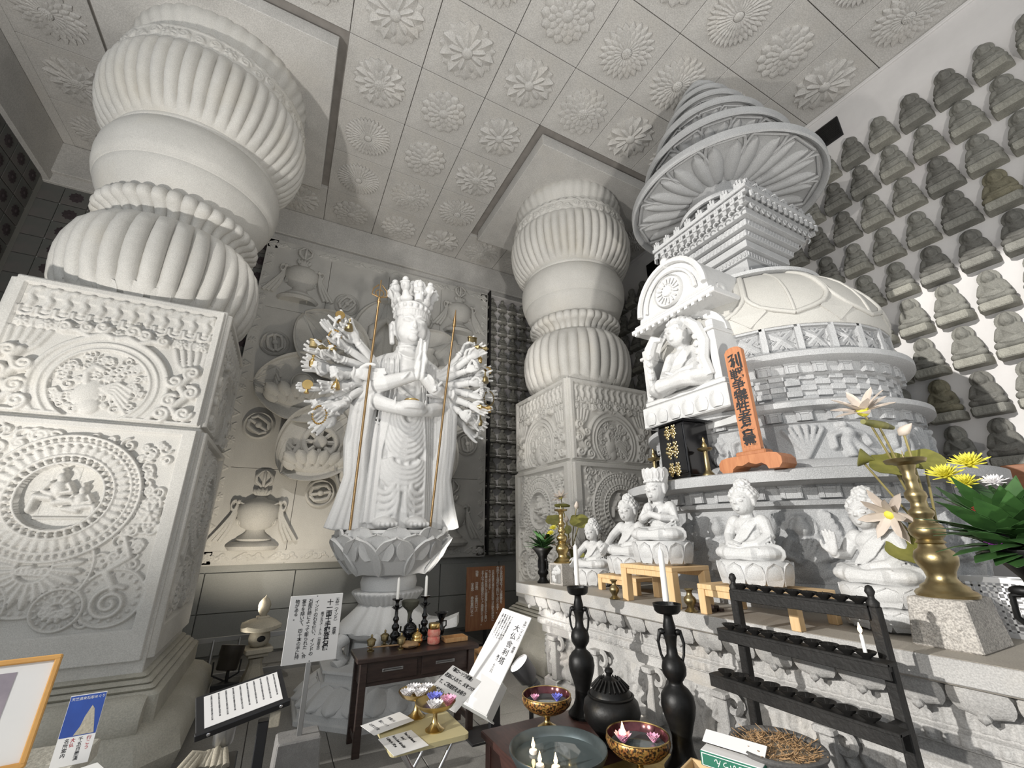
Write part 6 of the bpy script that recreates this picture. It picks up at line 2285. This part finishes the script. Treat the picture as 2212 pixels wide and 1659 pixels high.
for s in (-1, 1):
    MB().box((0, s * .066, .018), (.21, .008, .034), ch=.002).build('side', 'pine_dark', o, 0)
    MB().box((s * .104, 0, .018), (.008, .13, .034), ch=.002).build('side', 'pine_dark', o, 0)


# ------------------------------------------------------------------ signs
def columns(parent, M_, cols, mt='ink'):
    """vertical writing: (x, top y, size, text, gap, bold)"""
    for x, y, s, t, gp, bo in cols:
        obj('lettering', text_mesh(t, s, mt, True, .0005, bold=bo, gap=gp), parent, M_ @ T(x, y, .0006))


sg = thing('statue_sign', 'white board sign with Japanese writing on a metal post in concrete', 'sign', (.33, 3.9, 0), .03)
MB().box((0, .02, .13), (.30, .24, .26), t=.93, ch=.01).build('concrete_foot', 'concrete', sg, 0)
MB().box((-.0, .0, .52), (.035, .02, .55), ch=.003).build('post', 'aluminium', sg, 0)
bd = MB().box((0, -.016, .93), (.37, .01, .45), ch=.002).build('board', 'white_paper', sg, 0)
FS = frame((0, -.0215, .93), (1, 0, 0), (0, 0, 1))
columns(bd, FS, [(.148, .17, 0.0293, '天竺(インド)　渡来', .86, .0003), (.097, .15, 0.0451, '十一面千手観音石像', .84, .0010), (.05, .085, 0.0244, '高さ五メートル(台座含)', .92, .0002), (.003, .165, 0.0305, 'インドの石を使い、インドの', .94, .0003), (-.043, .175, 0.0305, '石彫技師によって彫られた。合', .92, .0003), (-.089, .175, 0.0305, '掌手を除いて、四十本の手に持', .92, .0003), (-.135, .175, 0.0305, '物がある。', .92, .0003)])
for z in (.215, -.215):
    MB().ell((0, 0, 0), (.004, .004, .002), nu=8, nv=5).build('screw', 'iron_black', bd, 40, FS @ T(0, z, 0))

# tilted long white sign board
wsn = thing('stupa_sign', 'long tilted white sign board about the stupa on a black post', 'sign', (1.80, 3.9, 0))
MB().box((-.03, 0, .012), (.36, .3, .024), ch=.004).build('floor_plate', 'black_paint', wsn, 0)
MB().box((.06, .02, .3), (.09, .05, .58), ch=.004).build('post', 'black_paint', wsn, 0)
fs2 = frame((-.30, .0, .30), (.423, -.893, -.156), (.619, .159, .769))
bd = MB().box((.0, .40, 0), (.336, .80, .012), ch=.002).build('board', 'white_paper', wsn, 0, fs2 @ T(.17, .0, 0))
FB = T(0, .40, .0066)
columns(bd, FB, [(.135, .33, .030, '天竺(インド)　渡来', .95, .0003), (.075, .25, .062, '大仏舎利塔', 1.15, .0006), (.025, .0, .026, '高さ　十三尺', .95, .0003), (-.02, .34, .018, 'インド国の釈尊成道の地より', .95, .0002), (-.047, .34, .018, 'お迎えした石をもって造られ', .95, .0002), (-.074, .34, .018, 'た仏舎利塔である。この中に', .95, .0002), (-.101, .34, .018, '釈尊の御骨をおまつりする。', .95, .0002), (-.128, .34, .018, '合掌してお参りください。', .95, .0002)], 'grey_ink')
MB().box((.0, .0, -.07), (.34, .012, .13), ch=.002).build('lower_box_front', 'card_white', bd, 0)
MB().box((.165, .12, -.05), (.012, .26, .09), ch=.002).build('lower_box_side', 'card_white', bd, 0)

# wooden notice with white writing, hung by the back wall
ws = thing('wooden_notice', 'brown wooden notice board with white Japanese writing beside the pedestal', 'sign', (2.91, 6.46, 0))
MB().box((0, .02, .1), (.05, .03, .5), ch=.003).build('post', 'black_paint', ws, 0)
MB().box((0, .03, .012), (.34, .26, .024), ch=.003).build('floor_plate', 'black_paint', ws, 0)
bd = MB().box((0, 0, .67), (.64, .02, .86), ch=.003).build('board', 'sign_wood', ws, 0)
FW = frame((0, -.0105, .67), (1, 0, 0), (0, 0, 1))
columns(bd, FW, [(.255, .385, 0.0508, '大仏舎利塔の下には尊霊を', .86, .001), (.195, .385, 0.0508, '合祀する場所を設けております。', .86, .001), (.115, .34, 0.0454, '合祀希望の場合の志納金は左記の規定に', .86, .0009), (.06, .34, 0.0454, 'なっております。', .86, .0009), (.0, .34, 0.0454, 'ご尊霊の祭祀には諸事情もあるかと思い', .86, .0009), (-.06, .34, 0.0454, 'ますので本堂横受付にてご相談承ります。', .86, .0009), (-.155, .34, 0.0497, '納骨　(分骨)　五萬円以上', .86, .001), (-.225, .2, 0.0497, '(本骨)　参拾萬円以上', .86, .001)], 'white_ink')

# tilted text stand in the foreground
ls = thing('text_stand', 'black tilted reading stand with white printed sheet in the left foreground', 'stand', (.0, 2.95, 0))
MB().box((.07, .02, .34), (.05, .06, .68), ch=.004).build('post', 'black_paint', ls, 0)
MB().box((.07, .02, .015), (.3, .3, .03), ch=.006).build('foot', 'black_paint', ls, 0)
MB().box((.12, .0, .68), (.05, .02, .07), ch=.004).build('hinge_plate', 'sandstone', ls, 0)
fl_ = frame((-.205, -.06, .685), (.96, .14, .17), (.10, .86, .42))
bd = MB().box((.19, .12, 0), (.40, .26, .014), ch=.003).build('board', 'black_paint', ls, 0, fl_)
MB().box((.19, -.012, .006), (.41, .02, .034), ch=.003).build('front_lip', 'black_paint', bd, 0)
sh_ = MB().box((.195, .125, .0085), (.34, .21, .002)).build('printed_sheet', 'white_paper', bd, 0)
for i in range(10):
    obj('lettering', text_mesh('本尊薬師如来真言経文読誦回向願以此功徳' if i % 2 else '観自在菩薩行深般若波羅蜜多時照見五蘊', .0085, 'grey_ink', True, .0003, gap=1.05), sh_, T(.345 - i * .032, .215, .0098))
for s in (0, 1):
    MB().ell((.04 + s * .31, -.024, .008), (.009, .005, .009), nu=10, nv=6).build('screw', 'chrome', bd, 40)

# folding stool with papers and brass bowls
so = thing('folding_stool', 'small folding stool with cream top and chrome legs', 'stool', (.93, 2.98, 0), .03)
out = []
for cx, cy, a0 in ((.2, .17, 0), (-.2, .17, 90), (-.2, -.17, 180), (.2, -.17, 270)):
    for q in range(4):
        a = math.radians(a0 + q * 30)
        out.append((cx + .03 * math.cos(a), cy + .03 * math.sin(a)))
MB().prism(out, .46, .485).build('seat', 'cream_board', so, 0)
for s in (-1, 1):
    MB().tube([(-.15, s * .16, .455), (-.05, s * .16, .3), (.16, s * .16, .01)], .011, 8).build('leg', 'chrome', so, 50)
    MB().tube([(.15, s * .14, .455), (.05, s * .14, .3), (-.16, s * .14, .01)], .011, 8).build('leg', 'chrome', so, 50)


def brass_dish(label, loc):
    o = thing('brass_footed_dish', label, 'dish', loc, 0, 'brass footed dishes on the stool')
    MB().lathe([(.055, 0), (.056, .006), (.04, .015), (.018, .04), (.013, .07), (.014, .09), (.03, .1)], 30).build('foot', 'brass', o, 50)
    MB().lathe([(.025, .097), (.07, .105), (.1, .12), (.12, .145), (.122, .148), (.116, .146), (.09, .12), (.001, .112)], 40, rf=lambda r, a, i, z: r * (1 + .012 * math.cos(30 * a))).build('dish', 'brass', o, 50)


brass_dish('brass footed dish with coloured lotus candles at front of the stool', (.995, 2.93, .485))
brass_dish('brass footed dish with white lotus candles at back of the stool', (.95, 3.17, .485))
for k, (dx, dy, mt, lb) in enumerate(((.01, .05, 'petal_blue', 'blue lotus candle in the front brass dish'), (.06, -.02, 'petal_pink', 'pink lotus candle in the front brass dish'), (-.02, -.05, 'petal_white', 'white lotus candle in the front brass dish'))):
    float_lotus('lotus_candle', lb, (.995 + dx * 1.2, 2.93 + dy * 1.2, .485 + .12), .068, mt, 14)
for k, (dx, dy) in enumerate(((-.06, -.02), (-.01, .04), (.05, .01), (.0, -.05))):
    float_lotus('lotus_candle', 'white lotus candle in the back brass dish, %s of four' % ('leftmost', 'rearmost', 'rightmost', 'foremost')[k], (.95 + dx * 1.2, 3.17 + dy * 1.2, .485 + .12), .066, 'petal_white', 14)
pp = MB().box((0, 0, .001), (.20, .24, .002)).build('english_sheet', 'white_paper', None, 0)
pp.location = (.79, 2.86, .486)
pp.rotation_euler = (0, 0, .15)
tag(pp, 'white printed sheet with English text lying on the stool', 'sheet')
for i, t in enumerate(('"Flower Candle Memorial', '          Service"', 'Put it in a flower dish and light', 'it. Lighting fee 1,000 yen')):
    obj('lettering', text_mesh(t, .0165, 'ink', False, .0003, bold=.0002), pp, T(.045 - i * .035, .105, .0025) @ RZ(-PI / 2) @ S(.85, 1.5, 1))
pp = MB().box((0, 0, .001), (.26, .19, .002)).build('japanese_sheet', 'white_paper', None, 0)
pp.matrix_world = T(.76, 3.13, .497) @ RZ(.25) @ RX(-.02) @ RY(-.04)
tag(pp, 'white sheet with Japanese writing on the back of the stool', 'sheet')
for i, t in enumerate(('お供え灯明', '華ローソク', '供養(小)')):
    obj('lettering', text_mesh(t, .024, 'grey_ink', False, .0003), pp, T(-.09 + i * .06, .07, .0025) @ RZ(-PI / 2))
pc = thing('candle_offering_card', 'white card with bold Japanese text leaning behind the brass dishes', 'card', (1.24, 3.2, .486), 0)
fc = frame((-.19, .144, .064), (.659, -.668, -.345), (.745, .641, .183))
MB().box((.128, .2, 0), (.256, .40, .003)).build('card', 'white_paper', pc, 0, fc)
for i, t in enumerate(('「華ローソク供養」', '花皿に入れて、火をつけ', 'て、ご先祖様をお祈り', 'ください。灯明料')):
    obj('lettering', text_mesh(t, .0255, 'ink', False, .0005, bold=.0006), pc, fc @ T(.008, .345 - i * .088, .0024) @ S(.88, 2.0, 1))
MB().box((.128, .3, -.06), (.20, .003, .12)).build('card_prop', 'white_paper', pc, 0, fc)

# ------------------------------------------------------------------ things at the back wall, left
ln = thing('stone_lantern', 'small beige stone lantern with curved roof and onion finial', 'lantern', (-.03, 6.1, 0), .2)
MB().box((0, 0, .04), (.3, .3, .08), ch=.015).build('foot', 'sandstone', ln, 0)
m = MB().loft([[(x * k, y * k, z) for x, y in ((-1, -.6), (-.6, -1), (.6, -1), (1, -.6), (1, .6), (.6, 1), (-.6, 1), (-1, .6))] for k, z in ((.10, .08), (.105, .12), (.075, .2), (.06, .27), (.07, .31))])
m.build('shaft', 'sandstone', ln, 40)
m = MB().box((0, 0, .34), (.2, .2, .03), ch=.006).box((0, 0, .39), (.27, .27, .055), ch=.01)
m.build('platform', 'sandstone', ln, 0)
m = MB().lathe([(.07, .42), (.1, .45), (.11, .5), (.1, .55), (.075, .58)], 24)
lb = m.build('fire_box', 'sandstone', ln, 50)
MB().ell((0, -.104, .505), (.042, .012, .03)).build('moon_window_shade', 'vent_and_shade_black', lb, 50)  # black bulge for the shade inside the window, the fire box is solid
m = MB()
def sq(r, z, lift, n=32):
    out = []
    for j in range(n):
        t = 2 * PI * j / n
        q = 1 / max(abs(math.cos(t)), abs(math.sin(t))) ** .55
        out.append((r * q * math.cos(t), r * q * math.sin(t), z + lift * max(0, q - 1) * 3))
    return out


m.loft([sq(.15, .572, .02), sq(.195, .585, .04), sq(.2, .62, .045), sq(.185, .635, .03), sq(.15, .665, .01), sq(.1, .69, 0), sq(.06, .70, 0)])
m.build('roof', 'sandstone', ln, 50)
m = MB().box((0, 0, .705), (.12, .12, .03), ch=.005)
m.lathe([(.03, .715), (.035, .735), (.055, .765), (.062, .79), (.06, .80), (.066, .825), (.055, .865), (.03, .9), (.008, .915), (.002, .935)], 24)
m.build('finial', 'sandstone', ln, 50)
ld = thing('ladder', 'aluminium ladder lying on its side against the back wall', 'ladder', (0, 6.75, 0), .03)
for z, y in ((.03, 0), (.40, .06)):
    MB().box((-.0, y, z), (1.8, .03, .055), ch=.003).build('rail', 'aluminium', ld, 0)
for i in range(7):
    MB().tube([(-.78 + i * .27, 0, .03), (-.78 + i * .27, .06, .40)], .018, 10).build('rung', 'aluminium', ld, 50)
fd = thing('floodlight', 'dark cylindrical floodlight on a black box beside the left column', 'floodlight', (-.28, 5.78, 0))
MB().box((.02, 0, .10), (.22, .2, .2), t=1.1, ch=.004).build('box', 'black_paint', fd, 0)
MB().tube([(.02, 0, .18), (.02, 0, .30)], .015, 8).build('stem', 'iron_black', fd, 40)
m = MB().lathe([(.085, 0), (.095, .01), (.1, .12), (.11, .13), (.11, .22), (.105, .22), (.095, .13)], 28)
h_ = m.build('housing', 'iron_brown', fd, 50, T(.0, .02, .29) @ RX(-.18) @ RY(.12))
MB().lathe([(.001, .2), (.1, .2)], 24, caps=(0, 0)).build('lens', 'lamp_glass', h_, 50)
for s in (-1, 1):
    MB().tube([(s * .12, 0, .38), (s * .115, 0, .26), (0, 0, .2)], .008, 6).build('yoke', 'iron_black', fd, 40)
sp = thing('spotlight', 'grey ribbed spotlight shining up beside the altar corner', 'spotlight', (2.10, 3.70, 0))
MB().lathe([(.1, 0), (.1, .012), (.02, .02), (.015, .40), (.001, .40)], 20).build('stand', 'iron_black', sp, 50)
M_ = T(.0, 0, .40) @ Vector((-.62, .12, .78)).normalized().to_track_quat('Z', 'Y').to_matrix().to_4x4()
m = MB().lathe([(.045, -.08), (.05, -.075), (.05, -.06), (.044, -.055), (.05, -.045), (.05, -.03), (.044, -.025), (.05, -.015), (.055, 0), (.085, .03), (.092, .15), (.092, .17), (.086, .17), (.08, .14), (.001, .12)], 30)
h_ = m.build('housing', 'spot_grey', sp, 50, M_)
MB().lathe([(.001, .158), (.086, .158)], 28, caps=(0, 0)).build('lens', 'lamp_glass', h_, 50)
o = thing('little_stool', 'little wooden stool far behind the tilted white sign', 'stool', (2.32, 5.15, 0))
MB().box((0, 0, .31), (.24, .2, .03), ch=.004).build('seat', 'pine_dark', o, 0)
for sx in (-1, 1):
    for sy in (-1, 1):
        MB().box((sx * .09, sy * .07, .15), (.03, .03, .3), ch=.002).build('leg', 'pine_dark', o, 0)
o = thing('wrapped_bundle', 'grey cloth bundle on a dark box under the reading stand', 'bundle', (-.20, 3.55, 0))
MB().box((0, 0, .16), (.34, .28, .32), ch=.006).build('box', 'black_paint', o, 0)
m = MB()
g = random.Random(8)
for i in range(9):
    m.tube([(-.12 + .03 * i, -.06 + g.uniform(-.03, .03), .33), (-.06 + .02 * i, .0, .37 + g.uniform(0, .02)), (.1 - .01 * i, .05, .33)], .022, 7)
m.build('cloth', 'sandstone', o, 60)
o = thing('wine_glass', 'stacked clear metal cup on the dark box under the reading stand', 'cup', (-.12, 3.62, .39))
MB().lathe([(.05, 0), (.055, .01), (.06, .09), (.058, .09), (.05, .012), (.001, .01)], 24).build('body', 'aluminium', o, 50)

# ------------------------------------------------------------------ picture table, bottom left
pt = thing('display_table', 'grey stone-topped table in the bottom left corner', 'table', (-.74, 1.88, 0), -.05)
MB().box((0, 0, .95), (.62, .5, .05), ch=.004).build('table_top', 'base_stone', pt, 0)
for sx in (-1, 1):
    for sy in (-1, 1):
        MB().box((sx * .26, sy * .2, .455), (.05, .05, .9), ch=.003).build('leg', 'dark_wood', pt, 0)
pf = thing('picture_frame', 'orange wooden framed photograph of a pale stupa, bottom left', 'picture', (-.62, 1.97, .98), .0)
ff = frame((-.22, -.05, .0), (1, .12, .0), (.10, .26, .96))
for (cx, cy, w, h) in ((.15, .0075, .30, .015), (.15, .2675, .30, .015), (.0075, .1375, .015, .26), (.2925, .1375, .015, .26)):
    MB().box((cx, cy, .004), (w, h, .018), ch=.003).build('frame_bar', 'frame_wood', pf, 0, ff)
mt_ = MB().box((.15, .1375, 0), (.28, .25, .004)).build('mat', 'white_paper', pf, 0, ff)
MB().box((.115, .14, .0028), (.19, .2, .001)).build('photograph', 'photo_mauve', mt_, 0)
m = MB()
m.prism([(.06, .06), (.165, .06), (.165, .1), (.155, .13), (.14, .15), (.13, .175), (.115, .2), (.10, .175), (.09, .15), (.07, .13), (.06, .1)], .0034, .0036)
m.prism([(.05, .05), (.175, .05), (.175, .075), (.05, .075)], .0034, .0037)
m.build('stupa_print', 'photo_pale', mt_, 0)
cdd = thing('postcard', 'blue and white printed card standing on the table in bottom left', 'card', (-.425, 1.93, .976), .0)
fc = frame((-.055, -.01, .0), (1, .08, .0), (.22, .16, .93))
cb = MB().box((.04, .085, 0), (.082, .17, .0015)).build('card', 'white_paper', cdd, 0, fc)
MB().box((.04, .118, .001), (.08, .1, .0008)).build('blue_print', 'photo_blue', cb, 0)
MB().prism([(.03, .07), (.075, .07), (.07, .095), (.062, .13), (.055, .14), (.045, .115), (.04, .09)], .0012, .0018).build('temple_print', 'sandstone', cb, 0)
obj('lettering', text_mesh('天竺渡来石彫めぐり', .0085, 'white_ink', False, .0002), cb, T(.003, .157, .0016))
for x, t, mt2 in ((.068, '行こう', 'petal_red'), (.05, '千五百羅漢', 'ink'), (.033, '大仏', 'petal_red'), (.02, '名所案内', 'ink')):
    obj('lettering', text_mesh(t, .011, mt2, True, .0002, bold=.0001), cb, T(x, .055, .001))
bk_ = MB().box((0, 0, .003), (.16, .12, .006), ch=.001).build('booklet', 'card_white', None, 0)
bk_.location = (-.41, 1.80, .976)
bk_.rotation_euler = (0, 0, .5)
tag(bk_, 'pale printed booklet at the corner of the display table', 'booklet')
